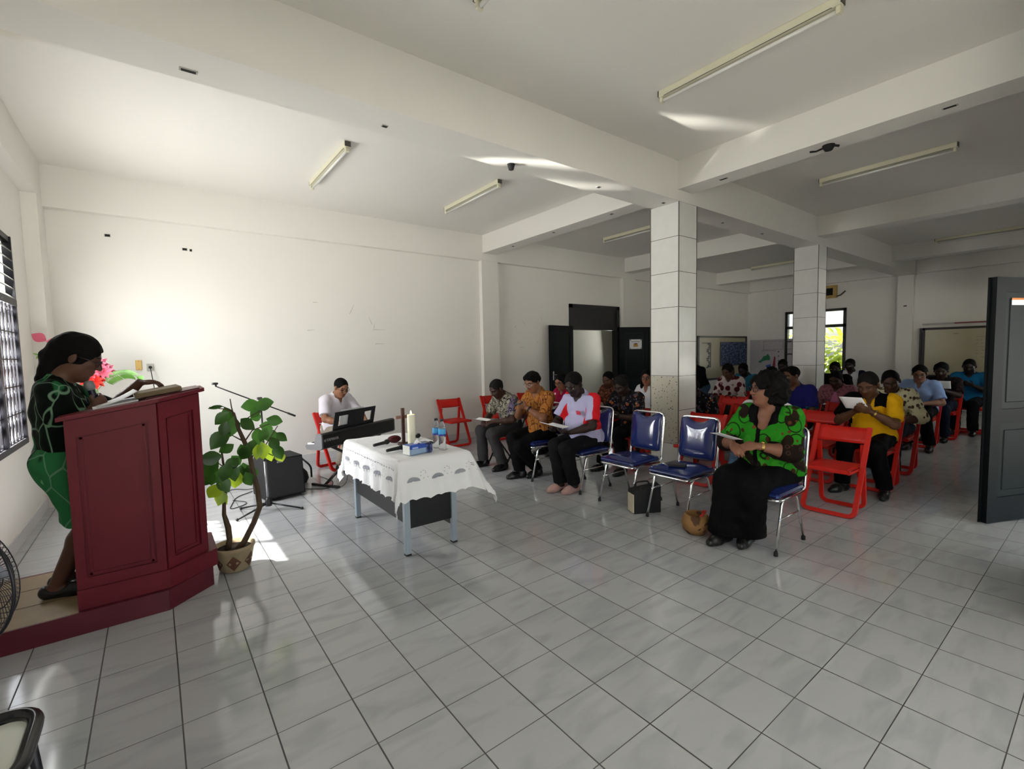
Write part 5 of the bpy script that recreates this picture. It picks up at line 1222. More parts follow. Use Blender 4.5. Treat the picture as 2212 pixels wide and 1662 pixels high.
# ---------------------------------------------------------------- cloth patterns
def cloth(name, base, layers=(), rough=0.8, scale=1.0):
    """layers: (kind, scale, lo, hi, colour, stretch) laid one over the other"""
    if name in MATS: return MATS[name]
    m = bpy.data.materials.new(name); m.use_nodes = True; N, L = nodes_of(m); b = N['Principled BSDF']; b.inputs['Roughness'].default_value = rough; b.inputs['Specular IOR Level'].default_value = 0.10
    tc = N.new('ShaderNodeTexCoord'); cur = None
    rgb = N.new('ShaderNodeRGB'); rgb.outputs[0].default_value = (*srgb(base), 1); cur = rgb.outputs[0]
    for i, (kind, sc_, lo, hi, col, st) in enumerate(layers):
        mp = N.new('ShaderNodeMapping'); mp.inputs['Scale'].default_value = st; mp.inputs['Location'].default_value = (i * 3.1, i * 1.7, i * 5.3); L.new(tc.outputs['Object'], mp.inputs[0])
        if kind == 'noise':
            t = N.new('ShaderNodeTexNoise'); t.inputs['Scale'].default_value = sc_; t.inputs['Detail'].default_value = 2; out = t.outputs['Fac']
        elif kind == 'wave':
            t = N.new('ShaderNodeTexWave'); t.inputs['Scale'].default_value = sc_; t.inputs['Distortion'].default_value = 6; t.inputs['Detail Scale'].default_value = 1.2; out = t.outputs['Fac']
        elif kind == 'edge':
            t = N.new('ShaderNodeTexVoronoi'); t.feature = 'DISTANCE_TO_EDGE'; t.inputs['Scale'].default_value = sc_; out = t.outputs['Distance']
        elif kind == 'ring':
            t = N.new('ShaderNodeTexVoronoi'); t.inputs['Scale'].default_value = sc_; out = t.outputs['Distance']
        else:
            t = N.new('ShaderNodeTexVoronoi'); t.feature = 'SMOOTH_F1'; t.inputs['Scale'].default_value = sc_; t.inputs['Smoothness'].default_value = 0.3; out = t.outputs['Distance']
        L.new(mp.outputs[0], t.inputs['Vector'])
        r = N.new('ShaderNodeValToRGB'); L.new(out, r.inputs[0]); e = r.color_ramp.elements; w_ = 0.02
        e[0].position = max(0, lo - w_); e[0].color = (0, 0, 0, 1); e[1].position = lo + 1e-3; e[1].color = (1, 1, 1, 1)
        if lo <= 0: e[0].color = (1, 1, 1, 1)
        if hi < 1: x = e.new(hi); x.color = (1, 1, 1, 1); x = e.new(min(1, hi + w_)); x.color = (0, 0, 0, 1)
        mx = N.new('ShaderNodeMix'); mx.data_type = 'RGBA'; L.new(r.outputs[0], mx.inputs['Factor']); L.new(cur, mx.inputs['A']); mx.inputs['B'].default_value = (*srgb(col), 1); cur = mx.outputs['Result']
    L.new(cur, b.inputs['Base Color'])
    n = N.new('ShaderNodeTexNoise'); n.inputs['Scale'].default_value = 24; L.new(tc.outputs['Object'], n.inputs[0]); bp = N.new('ShaderNodeBump'); bp.inputs['Strength'].default_value = 0.3; bp.inputs['Distance'].default_value = 0.01
    L.new(n.outputs['Fac'], bp.inputs['Height']); L.new(bp.outputs['Normal'], b.inputs['Normal']); MATS[name] = m
    return m
U = (1, 1, 1)
K_black = cloth('black_cloth', '070708'); K_dark = cloth('charcoal_cloth', '151417'); K_grey = cloth('grey_trousers', '383637'); K_navy = cloth('navy_denim', '141a2c'); K_jean = cloth('blue_denim', '41566f', [('noise', 9, .55, 1, '4f6680', U)]); K_khaki = cloth('beige_trousers', '8d8478')
K_grayb = cloth('grey_batik', '8e8878', [('noise', 5, .58, 1, '6a6078', (1, 1, .4)), ('wave', 9, .55, .8, '1d1c20', (1, 1, .5)), ('ring', 26, 0, .22, '17161a', U), ('ring', 26, .34, .46, '1d1b1f', U)])
K_orange = cloth('orange_batik', '9a6630', [('wave', 8, .5, .78, '8a4a20', (1, 3, .35)), ('ring', 17, 0, .2, '4a2815', (1, 1, .6)), ('edge', 16, 0, .035, '5c3319', (1, 1, .5))])
K_lav = cloth('pale_lavender_cotton', 'a9a6c6'); K_redc = cloth('red_cotton', 'c81e26'); K_white = cloth('white_cotton', 'c9c8cc'); K_whitev = cloth('white_lilac_cotton', 'cfcad2'); K_lblue = cloth('sky_blue_cotton', '8aa3cf')
K_green = cloth('green_print', '227818', [('ring', 8, 0, .34, '24160f', (1, 1, .8)), ('ring', 8, 0, .24, '2f8020', (1, 1, .8)), ('ring', 8, 0, .17, '3a2416', (1, 1, .8)), ('ring', 8, .41, .45, '14200c', (1, 1, .8)), ('ring', 15, 0, .20, '5c3520', U), ('noise', 5.0, .64, 1, '1c120e', (1, 1, 1.2))]); K_cuff = cloth('dark_brown_print', '1a120e', [('ring', 18, .2, .27, '3f2d20', U)])
K_leafg = cloth('dark_green_leaf_print', '08100b', [('noise', 4.2, .60, 1, '1f5a34', (1, 1, .6)), ('edge', 8, 0, .014, '5f7d64', (1, 1.4, .6)), ('noise', 13, .70, 1, '3f7a4e', U)])
K_leafl = cloth('green_leaf_print_light', '2a6a3e', [('noise', 5, .55, 1, '0f2416', (1, 1, .5)), ('edge', 9, 0, .016, '5f8468', (1, 1, .5)), ('noise', 12, .66, 1, '5f9a6c', (1, 1, .5))])
K_maroon = cloth('magenta_print', '8a1236', [('ring', 9, 0, .16, 'd9a9b2', U)]); K_brownb = cloth('brown_batik', '7b4a33', [('edge', 22, 0, .10, '3a1f18', (1, 1, 1)), ('ring', 22, 0, .15, 'b07a4a', U)])
K_floral = cloth('dark_floral_batik', '17151a', [('ring', 11, 0, .24, '8a4a2a', U), ('ring', 11, 0, .12, 'c98a45', U), ('ring', 23, 0, .18, '75707a', U), ('noise', 16, .62, 1, '4a4048', U)])
K_yellow = cloth('yellow_cotton', 'd9a414'); K_leo = cloth('cream_spotted', 'c3bd9c', [('ring', 21, 0, .33, '4a3a30', (1, 1, .8)), ('noise', 9, .60, .66, '6a5a4a', U)])
K_pinkj = cloth('dusty_pink_lace', '8f5a62', [('noise', 40, .55, 1, '6e434b', U)]); K_pinki = cloth('pink_cotton', 'b8688f'); K_purple = cloth('violet_blue_cotton', '1e1e60'); K_tealc = cloth('teal_cotton', '1c7a80')
K_flow = cloth('white_red_floral', 'b3a6a4', [('smooth', 9, 0, .42, '4c1820', U), ('smooth', 9, 0, .20, '8a6a66', U)]); K_teal = cloth('teal_polo', '255a70'); K_blue = cloth('blue_tshirt', '155a86'); K_darkt = cloth('dark_print', '181418', [('noise', 20, .6, 1, '3a2422', U)])
M_watch = mat('gold_watch', (0.5, 0.36, 0.12), 0.25, metal=1.0); M_watchb = mat('black_watch', (0.01, 0.01, 0.01), 0.4)
lap = lambda dx=0.30, w=0.06, z=0.62: {s: (_v(dx, q * w * 1.6, z), _v(0.8, -q * 0.55, -0.15), _v(0.0, -q * 0.3, -1), 0.45) for s, q in (('l', 1), ('r', -1))}
def held(dx, w, z, up=0.25, curl=0.5): return {s: (_v(dx, q * w, z), _v(0.75, -q * 0.45, up), _v(0.1, -q * 0.75, 0.55), curl) for s, q in (('l', 1), ('r', -1))}

# front row, from the left of the photograph
J = person('man in grey batik shirt and grey trousers reading a paper on his lap', 3.20, 3.93, PI, 1.14, '3a241a', K_grayb, K_grey, g=0.95, lean=0.16, slump=1.0, head=(0.62, 0.05, 0), hair='short', hair_m=M_hairg,
           hands=lap(0.34, 0.07, 0.63), feet={'l': (0.28, 0.17), 'r': (0.36, -0.16)}, vox=0.0055)
paper('white paper lying across the knees of the man in grey batik', J, (0.44, -0.05, 0.645), (0.14, 0.05, 0.0), (-0.05, 0.22, 0.0))
J = person('man in orange batik shirt and glasses looking down at a phone', 3.17, 3.25, PI, 1.26, '7a5038', K_orange, K_black, g=1.05, belly=0.03, lean=0.05, slump=0.6, head=(0.42, 0.12, 0), hair='thick', glasses=M_glr,
           hands=held(0.29, 0.055, 0.86, 0.35, 0.75), feet={'l': (0.12, 0.02), 'r': (0.32, -0.06)}, watch=('l', M_watchb), vox=0.005)
t = thing('phone', 'dark phone held by the man in orange batik', 'phone'); t.location = tuple(J['wl']((0.365, 0.0, 0.915))); t.rotation_euler = (0, 0.5, PI)
MB().box(-0.035, 0.035, -0.05, 0.05, -0.004, 0.004, 0.003).build('case', M_blk, t); MB().box(-0.031, 0.031, -0.046, 0.046, 0.004, 0.0045).build('screen', mat('phone_screen', (0.02, 0.02, 0.025), 0.1), t)
def paint_red(c, S):
    m = np.zeros(len(c), int)
    for s, q in (('l', 1), ('r', -1)):
        Sh, E = S['J']['S' + s], S['J']['E' + s]; d = nrm(E - Sh); t_ = (c - Sh) @ d
        m[(c[:, 1] * q > 0.10) & (c[:, 2] > E[2] - 0.06) & (c[:, 0] < Sh[0] + 0.052 + (E[0] - Sh[0]) * np.clip(t_ / 0.28, 0, 1) - 0.05 * (c[:, 1] * q < 0.14))] = 1
    return m
J = person('big man in pale lavender shirt with red shoulders reading a white paper', 3.22, 2.55, PI, 1.265, '2a1b16', [K_lav, K_redc], K_dark, g=1.22, belly=0.07, lean=0.10, slump=0.8, head=(0.55, 0.20, 0.0), hair='short', headk=1.06,
           hands={'l': (_v(0.36, 0.10, 0.655), _v(0.75, -0.6, 0.05), _v(0, -.3, 1), 0.45), 'r': (_v(0.40, -0.12, 0.67), _v(0.6, 0.6, 0.0), _v(0, .3, 1), 0.45)}, feet={'l': (0.30, 0.09, 0.05), 'r': (0.37, -0.05, -0.05)}, collar_m=K_lav,
           paint=paint_red, shoe_m=mat('pale_pink_shoe', srgb('b08c86'), 0.6), shoe='slip', vox=0.005)
paper('white paper in the hands of the man with red shoulders', J, (0.48, -0.02, 0.725), (0.20, 0.0, 0.03), (0.02, 0.28, 0.0), 0.02)
m = MB(); m.M = Matrix.Translation(tuple(J['sp'](0.345, 0.150, 0.075))) @ Matrix.Rotation(0.3, 4, 'Y'); m.box(-0.003, 0.002, -0.03, 0.03, -0.022, 0.022); m.build('chest_logo', mat('red_print', srgb('c43a4a'), 0.7), J['root'])
def paint_grn(c, S):
    m = np.zeros(len(c), int); sp = S['sp']; J_ = S['J']; x0 = sp(0.2)[0]
    m[(np.abs(c[:, 1] + 0.01) < 0.016) & (c[:, 0] > x0 + 0.06) & (c[:, 2] < sp(0.40)[2])] = 2
    nk = sp(0.47, 0.03); dd = np.linalg.norm((c - nk) / _v(1.0, 1.0, 1.15), axis=1); m[(dd < 0.135) & (c[:, 0] > nk[0] - 0.02) & (c[:, 1] < 0.11)] = 2
    for s in 'lr':
        E, Wt = J_['E' + s], J_['W' + s]; d = nrm(Wt - E); t_ = (c - E) @ d; rd = np.linalg.norm(c - E - t_[:, None] * d, axis=1)
        m[(t_ > -0.05) & (rd < 0.085) & (c[:, 2] < E[2] + 0.07)] = 1
    return m
J = person('woman in bright green printed blouse and black trousers looking towards the lectern', 3.275, 0.59, PI, 1.305, '7a5240', [K_green, K_cuff, K_black], K_black, sex='f', g=1.36, belly=0.05, lean=0.05, slump=0.4, head=(0.0, -0.62, 0.0), hair='bushy', headk=1.08,
           glasses=M_glf, hands={'l': (_v(0.33, 0.045, 0.775), _v(0.45, -0.85, -0.12), _v(-0.5, -.2, -0.5), 0.55), 'r': (_v(0.36, -0.13, 0.765), _v(0.5, 0.7, -0.35), _v(-.4, .2, -.8), 0.6)}, sleeve=1.35, neck='wide',
           feet={'l': (0.30, -0.03), 'r': (0.42, -0.16)}, bottoms='wide', hem_z=0.075, watch=('l', M_watch), vox=0.0048, loose=0.02, paint=paint_grn)
paper('white folded paper held up by the woman in green', J, (0.47, -0.12, 0.845), (0.16, -0.10, 0.06), (0.05, 0.10, 0.02), 0.0)
# second row
J = person('man in dark floral batik shirt and glasses reading, right of the man with red shoulders', 4.28, 2.76, PI, 1.175, '2e1f18', K_floral, K_black, g=1.05, lean=0.14, slump=0.9, head=(0.55, 0.1, 0), hair='curly', hair_m=M_hairg, glasses=M_glf,
           hands=held(0.34, 0.08, 0.70, 0.1, 0.45), feet={'l': (0.40, 0.16), 'r': (0.42, -0.14)}, vox=0.006)
paper('white paper held by the man in dark floral batik', J, (0.45, 0.0, 0.74), (0.20, 0.0, 0.05), (0, 0.17, 0))
person('woman in magenta top with glasses behind the man in orange batik', 4.35, 4.02, PI, 1.175, '8a5c46', K_maroon, K_black, sex='f', lean=0.08, head=(0.35, 0.15, 0), hair='long', glasses=M_glf, neck='round', vox=0.0065)
person('woman in brown batik blouse with hair tied back in front of the black door', 5.30, 3.92, PI, 1.165, '5a3a2a', K_brownb, K_black, sex='f', g=1.1, lean=0.08, head=(0.45, 0.1, 0), hair='back', vox=0.0075)
person('woman in white blouse with glasses and long dark hair beside the tiled column', 5.32, 3.23, PI, 1.215, '8a5c46', K_white, K_black, sex='f', lean=0.05, head=(0.1, 0.35, 0), hair='long', glasses=M_glf, sleeve=1.6, vox=0.0075)
person('person in white shirt and jeans mostly hidden behind the woman in green', 4.45, 1.10, PI, 1.15, '4a3024', K_white, K_jean, lean=0.25, slump=0.8, head=(0.5, 0, 0), hair='short', sleeve=1.7, feet={'l': (0.5, 0.05), 'r': (0.60, -0.18)}, shoe_m=mat('grey_trainer', srgb('5c5650'), 0.7), vox=0.0075)
# third row
def paint_yel(c, S):
    m = np.zeros(len(c), int); sp = S['sp']; ch = sp(0.42)
    rs = (c[:, 1] < -0.135) & (c[:, 2] > S['J']['Er'][2] - 0.03); m[rs] = 1
    yo = (c[:, 2] > ch[2] - 0.02 - 0.3 * np.abs(np.abs(c[:, 1]) - 0.10)) & (np.abs(np.abs(c[:, 1]) - 0.10) < 0.05); m[yo] = 1
    m[(c[:, 1] < -0.15) & (c[:, 2] < ch[2] - 0.15)] = 1
    return m
J = person('man in yellow and black polo shirt reading a white paper', 5.42, 0.50, PI, 1.215, '5c3c2a', [K_yellow, K_black], K_black, g=1.18, belly=0.05, lean=0.10, slump=0.7, head=(0.50, -0.05, 0), hair='short', hair_m=M_hairg, headk=1.05,
           hands=held(0.33, 0.065, 0.845, 0.3, 0.5), feet={'l': (0.34, 0.20), 'r': (0.38, -0.15, -0.3)}, collar_m=K_yellow, paint=paint_yel, watch=('l', M_watch), vox=0.0062)
paper('white paper held by the man in yellow', J, (0.40, -0.06, 0.93), (0.05, -0.05, 0.12), (0.0, 0.20, 0.0), 0.0)
J = person('man in violet blue t-shirt in profile behind the woman in green', 6.0, 1.48, PI, 1.255, '5c3c2a', [K_purple, K_tealc], K_black, g=1.05, lean=0.06, head=(0.25, -0.45, 0), hair='short', neck='round', vox=0.0075,
           paint=lambda c, S: ((c[:, 2] < S['J']['El'][2] + 0.075) & (c[:, 1] > 0.15)).astype(int))
# further rows on the right
person('woman in cream spotted blouse reading behind the man in yellow', 6.42, 0.56, PI, 1.195, '4a3024', K_leo, K_navy, sex='f', g=1.12, lean=0.16, slump=0.8, head=(0.50, 0.25, 0.1), hair='back', sleeve=1.25, neck='round', hands=lap(0.26, 0.06, 0.62), vox=0.007,
       feet={'l': (0.42, 0.10), 'r': (0.40, -0.12)}, shoe_m=mat('white_blue_trainer', srgb('9fb6c8'), 0.6))
J = person('woman in dusty pink jacket in front of the far column', 7.5, 1.48, PI, 1.13, '3e281f', [K_pinkj, K_pinki], K_black, sex='f', g=1.15, lean=0.12, head=(0.45, 0, 0), hair='short', sleeve=1.4, neck='round', vox=0.0085,
           paint=lambda c, S: ((np.abs(c[:, 1]) < 0.012 + 0.30 * (S['sp'](0.42)[2] - c[:, 2])) & (c[:, 0] > S['sp'](0.3)[0] + 0.03)).astype(int))
paper('white paper on the lap of the woman in dusty pink', J, (0.36, 0.0, 0.66), (0.15, 0, 0), (0, 0.2, 0))
J = person('woman in sky blue shirt with glasses holding a paper at the aisle', 8.45, 0.74, PI, 1.195, '8a6450', K_lblue, K_black, sex='f', g=1.15, lean=0.08, head=(0.35, 0.15, 0), hair='tail', glasses=M_glf, hands=lap(0.28, 0.06, 0.66), vox=0.0085, feet={'l': (0.42, 0.2), 'r': (0.40, -0.05)})
J = person('man in dark printed shirt holding a paper in front of the right whiteboard', 9.45, 0.68, PI, 1.20, '2a1b16', K_darkt, K_navy, lean=0.08, head=(0.35, 0.05, 0), hair='curly', neck='round', vox=0.01, hands=held(0.36, 0.06, 0.80))
paper('white paper held up by the man in dark printed shirt', J, (0.42, 0.06, 0.885), (0.04, 0.0, 0.12), (0.0, 0.22, 0.0), 0.0)
person('man in blue t-shirt at the right whiteboard', 10.42, 0.50, PI, 1.235, '1f1512', K_blue, K_dark, g=1.15, lean=0.06, head=(0.4, 0, 0), hair='buzz', neck='round', vox=0.01, hands=held(0.3, 0.07, 0.82))
person('man in black shirt sitting in front of the bright far window', 9.42, 2.14, PI, 1.22, '2a1b16', K_black, K_black, lean=0.06, head=(0.3, 0.1, 0), hair='buzz', neck='round', vox=0.011)
person('man in white and navy shirt sitting right of the bright far window', 10.42, 2.20, PI, 1.25, '1f1512', [K_white, K_navy], K_black, lean=0.06, head=(0.3, -0.1, 0), hair='buzz', neck='round', vox=0.011, paint=lambda c, S: (np.abs(c[:, 1]) > 0.13).astype(int))
person('woman in white blouse with dark red flowers in front of the left whiteboard', 7.42, 3.07, PI, 1.225, '4a3024', K_flow, K_black, sex='f', g=1.15, lean=0.08, head=(0.5, 0, 0), hair='tail', sleeve=1.4, neck='round', vox=0.009)
person('man in teal polo shirt with bowed head left of the map banner', 8.45, 3.30, PI, 1.205, '1f1512', K_teal, K_black, g=1.05, lean=0.12, head=(0.6, 0, 0), hair='buzz', vox=0.01)
person('dark haired man with bowed head in front of the map banner', 9.45, 3.02, PI, 1.26, '1f1512', K_darkt, K_black, lean=0.10, head=(0.5, 0, 0), hair='buzz', neck='round', vox=0.011)
person('person with dark hair half hidden behind the man in violet blue', 7.45, 2.36, PI, 1.18, '2a1b16', K_dark, K_black, lean=0.12, head=(0.5, 0, 0), hair='curly', neck='round', vox=0.01)
person('man in black top and jeans leaning beside the tiled column', 8.05, 4.02, PI - 0.4, 1.37, '1f1512', K_black, K_jean, stand=True, sh=0.92, lean=0.30, slump=0.8, head=(0.3, 0, 0), hair='short', neck='round', sleeve=1.8, vox=0.01, hands={'l': (_v(0.30, 0.2, 0.66), _v(0.3, 0, -1), _v(0, -1, 0), 0.4), 'r': (_v(0.30, -0.2, 0.66), _v(0.3, 0, -1), _v(0, 1, 0), 0.4)})
person('man in dark batik half hidden behind the near tiled column', 5.42, 2.44, PI, 1.02, '2a1b16', K_floral, K_black, lean=0.30, slump=1.0, head=(0.6, 0, 0), hair='short', vox=0.009)
# the pianist
J = person('man in white polo with blue collar and glasses playing the keyboard', 1.29, 5.36, math.radians(-68), 1.205, '8a6048', K_whitev, K_khaki, g=1.08, belly=0.02, lean=0.08, slump=0.6, head=(0.50, -0.05, 0), hair='buzz', glasses=M_glf, collar_m=cloth('blue_collar_cotton', '7f9fd6'),
           hands={'l': (_v(0.43, 0.17, 0.64), _v(0.9, -0.15, -0.2), _v(0, 0, -1), 0.35), 'r': (_v(0.40, -0.20, 0.66), _v(0.9, 0.15, -0.2), _v(0, 0, -1), 0.35)}, feet={'l': (0.14, 0.10), 'r': (0.24, -0.12)}, vox=0.006, hem_z=0.12)
# the speaker at the lectern
J = person('woman in dark green leaf-print dress and glasses reading into a microphone at the lectern', -1.135, 2.74, 0.0, 1.655, '55382a', K_leafg, K_leafl, z0=PZ, stand=True, sh=0.93, sex='f', g=1.0, belly=0.02, hipx=0.06, lean=-0.05, slump=0.5, head=(0.42, 0.0, 0.0), hair='tail', headk=1.14,
           glasses=M_glf, sleeve=1.12, neck='v', hem=0.86, loose=0.012, bottoms='skirt', hem_z=0.42, shoe='slip', feet={'l': (0.02, 0.09), 'r': (0.0, -0.07)},
           hands={'r': (_v(0.225, -0.10, 1.105), _v(0.55, 0.55, 0.62), _v(-0.45, 0.8, 0.1), 0.95, (-0.9, -0.15, -0.7)), 'l': (_v(0.44, 0.16, 1.235), _v(0.95, -0.1, 0.05), _v(0, -0.2, -1), 0.35, (-0.2, 0.5, -0.9))}, watch=('r', M_watchb), vox=0.0048)
SPK = J
t = thing('microphone', 'dark handheld microphone with a grey head held by the woman at the lectern', 'microphone'); p = J['wl'](J['palmr'] + J['pnr'] * 0.028)
ax = nrm(_v(-0.22, 0.03, 1.0)); t.location = tuple(p); t.rotation_euler = Vector(ax).to_track_quat('Z', 'Y').to_euler()
MB().lathe([(0, -0.10), (0.012, -0.10), (0.013, -0.06), (0.0175, 0.075), (0.0185, 0.08), (0, 0.08)], 16).build('handle', mat('dark_blue_handle', srgb('14142a'), 0.4), t)
MB().lathe([(0, 0.08), (0.019, 0.08), (0.026, 0.095), (0.0265, 0.112), (0.024, 0.128), (0.014, 0.138), (0, 0.14)], 18).build('grille', M_grl, t)

# chairs under the seated people and the empty ones between them
for (x, y, who) in ((4.28, 2.76, 'the man in dark floral batik'), (4.35, 4.02, 'the woman in magenta'), (5.30, 3.92, 'the woman in brown batik'), (5.32, 3.23, 'the woman in white blouse'), (4.45, 1.10, 'the person in white shirt and jeans'),
                    (5.42, 0.50, 'the man in yellow and black'), (6.0, 1.48, 'the man in violet blue'), (6.42, 0.56, 'the woman in cream spots'), (7.5, 1.48, 'the woman in dusty pink'), (8.45, 0.74, 'the woman in sky blue'), (9.45, 0.68, 'the man in dark printed shirt'),
                    (10.42, 0.50, 'the man in blue t-shirt'), (9.42, 2.14, 'the man in black by the far window'), (10.42, 2.20, 'the man in white and navy'), (7.42, 3.07, 'the woman in white with red flowers'), (8.45, 3.30, 'the man in teal polo'), (9.45, 3.02, 'the man before the map banner'),
                    (7.45, 2.36, 'the person half hidden behind the man in violet blue'), (5.42, 2.44, 'the man half hidden behind the near column')):
    rchair(x + 0.02, y, PI, 'red folding chair under ' + who)
rchair(1.31, 5.40, math.radians(-72), 'red folding chair under the keyboard player')
for (x, y, lb) in ((4.30, 1.80, 'empty red folding chair just behind the blue chair with the notebook'), (5.40, 1.01, 'empty red folding chair left of the man in yellow'), (6.45, 1.12, 'empty red folding chair behind the man in yellow, left of the woman in spots'),
                   (5.50, 1.93, 'empty red folding chair right of the near column, nearer the camera'), (6.45, 2.62, 'empty red folding chair with a black handbag on its back'), (6.48, 2.12, 'empty red folding chair right of the one with a black bag')):
    rchair(x, y, PI, lb)
t = thing('handbag', 'black handbag hanging over the back of an empty red chair', 'bag', (6.70, 2.66, 0.0))
MB().lathe([(0, 0.44), (0.12, 0.44), (0.15, 0.52), (0.13, 0.62), (0.06, 0.68), (0, 0.69)], 16).build('body', M_bag, t)
for dy in (-0.05, 0.05): MB().tube(fillet([(-0.04, dy - 0.07, 0.64), (-0.12, dy - 0.03, 0.775), (-0.12, dy + 0.03, 0.775), (-0.04, dy + 0.07, 0.64)], 0.04), 0.006, 6).build('strap', M_bag, t)
# ---------------------------------------------------------------- ceiling lamps (switched off)
M_lampw = mat('cream_lamp_housing', srgb('d6d2ba'), 0.45); M_tube = mat('unlit_tube', (0.72, 0.72, 0.68), 0.2, coat=0.4); M_end = mat('dark_lamp_end', (0.08, 0.075, 0.06), 0.5)
def tube_lamp(label, x, y0, y1):
    t = thing('ceiling_lamp', label, 'lamp', (x, (y0 + y1) / 2, ZC), 0, 'fluorescent ceiling lamps'); h = (y1 - y0) / 2
    MB().box(-0.028, 0.028, -h, h, -0.055, 0, 0.006).build('housing', M_lampw, t)
    MB().tube([(0, -h + 0.03, -0.080), (0, h - 0.03, -0.080)], 0.0135, 12).build('tube', M_tube, t)
    for q in (-1, 1):
        MB().box(-0.022, 0.022, q * (h - 0.02) - 0.014, q * (h - 0.02) + 0.014, -0.098, -0.055, 0.005).build('holder', M_lampw, t)
        MB().box(-0.029, 0.029, q * h - 0.004, q * h + 0.004, -0.05, -0.004).build('end_cap', M_end, t)
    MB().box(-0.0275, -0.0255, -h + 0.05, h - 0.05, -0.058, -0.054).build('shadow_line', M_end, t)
for a in (('fluorescent lamp over the keyboard player, left of the two near the back wall', 1.02, 3.60, 4.92), ('fluorescent lamp right of the one over the keyboard player', 2.84, 3.58, 4.90), ('longest looking fluorescent lamp at the top, on the near ceiling', 2.80, 0.01, 1.29),
          ('fluorescent lamp whose end shows at the top edge of the photo', 1.02, 0.01, 1.29), ('fluorescent lamp behind the first right hand beam', 6.18, 0.05, 1.33), ('fluorescent lamp left of the near tiled column', 6.18, 3.58, 4.90),
          ('fluorescent lamp left of the far tiled column', 11.85, 3.60, 4.92), ('fluorescent lamp above the right whiteboard', 11.95, 0.02, 1.32)): tube_lamp(*a)
# ---------------------------------------------------------------- holes, junctions and sockets
M_hole2 = mat('dark_hole', (0.012, 0.012, 0.012), 0.9)
def hole(x, y, z, sx, sy, sz):
    t = thing('junction_hole', 'small dark unfinished junction hole in white plaster', 'junction box', (x, y, z), 0, 'junction holes in the plaster')
    MB().box(-sx, sx, -sy, sy, -sz, sz).build('rim', mat('plaster_rim', (0.4, 0.39, 0.36), 0.9), t); a = 0.8
    MB().box(-sx * a - (0.002 if sx < .004 else 0), sx * a + (0.002 if sx < .004 else 0), -sy * a - (0.002 if sy < .004 else 0), sy * a + (0.002 if sy < .004 else 0), -sz * a - (0.002 if sz < .004 else 0), sz * a).build('opening', M_hole2, t)
for (x, y) in ((-0.355, 2.255), (0.826, 2.243), (3.095, 2.23), (4.10, 2.163), (5.496, 2.223), (6.58, 2.213)): hole(x, y, 3.178, 0.045 if x < 0 else 0.022, 0.016, 0.003)
for (x, y) in ((4.28, 1.553), (4.283, -0.22), (4.255, 4.173), (4.258, 3.059), (4.291, 5.22)): hole(x, y, 3.298, 0.018, 0.045 if y < 2 else 0.02, 0.003)
for (x, z) in ((-0.946, 2.95), (-0.222, 2.877), (-0.160, 2.872)): hole(x, 6.038, z, 0.028 if x < -.2 else 0.014, 0.003, 0.016)
hole(13.878, 2.20, 2.45, 0.003, 0.035, 0.014)
t = thing('light_fitting', 'dark bulb fitting with short wires under the right hand beam', 'fitting', (4.286, 0.584, 3.30))
MB().lathe([(0, -0.045), (0.03, -0.045), (0.045, -0.02), (0.05, 0.0), (0, 0)], 14).build('rose', M_hole2, t)
MB().tube([(0.0, 0.03, -0.01), (0.0, 0.10, -0.02), (0.0, 0.15, -0.008)], 0.008, 6).build('wire', M_hole2, t); MB().tube([(0.0, -0.03, -0.01), (0.01, -0.08, -0.03)], 0.010, 6).build('stub', M_hole2, t)
t = thing('light_fitting', 'round dark bulb holder under the long main beam', 'fitting', (2.01, 2.277, 3.18))
MB().lathe([(0, -0.05), (0.022, -0.048), (0.03, -0.02), (0.035, 0), (0, 0)], 14).build('holder', M_hole2, t)
t = thing('light_switch', 'yellowed blank switch plate on the back wall by the lectern', 'switch', (-0.751, 6.04, 1.458))
MB().box(-0.03, 0.03, -0.012, 0, -0.06, 0.06, 0.004).build('plate', mat('yellowed_plastic', srgb('d8b46a'), 0.4), t)
for q in (-1, 1): MB().lathe([(0, 0), (0.004, 0), (0.004, 0.002), (0, 0.002)], 8, 'y', (0, -0.014, q * 0.045)).build('screw', M_end, t)
t = thing('wall_socket', 'grey wall socket with a black plug and hanging cord', 'socket', (-0.643, 6.04, 1.428))
MB().box(-0.036, 0.036, -0.012, 0, -0.044, 0.044, 0.004).build('plate', mat('grey_plastic', srgb('b4b2ac'), 0.4), t)
tag(MB().lathe([(0, -0.05), (0.010, -0.05), (0.016, -0.03), (0.018, -0.012), (0, -0.012)], 14, 'y', (-0.643, 6.04, 1.428)).tube(fillet([(-0.643, 5.992, 1.428), (-0.635, 5.96, 1.36), (-0.60, 5.97, 1.0), (-0.55, 6.0, 0.02)], 0.1), 0.005, 6).build('power_cord', M_rubber), 'black plug with its cord hanging from the grey wall socket', 'cord')
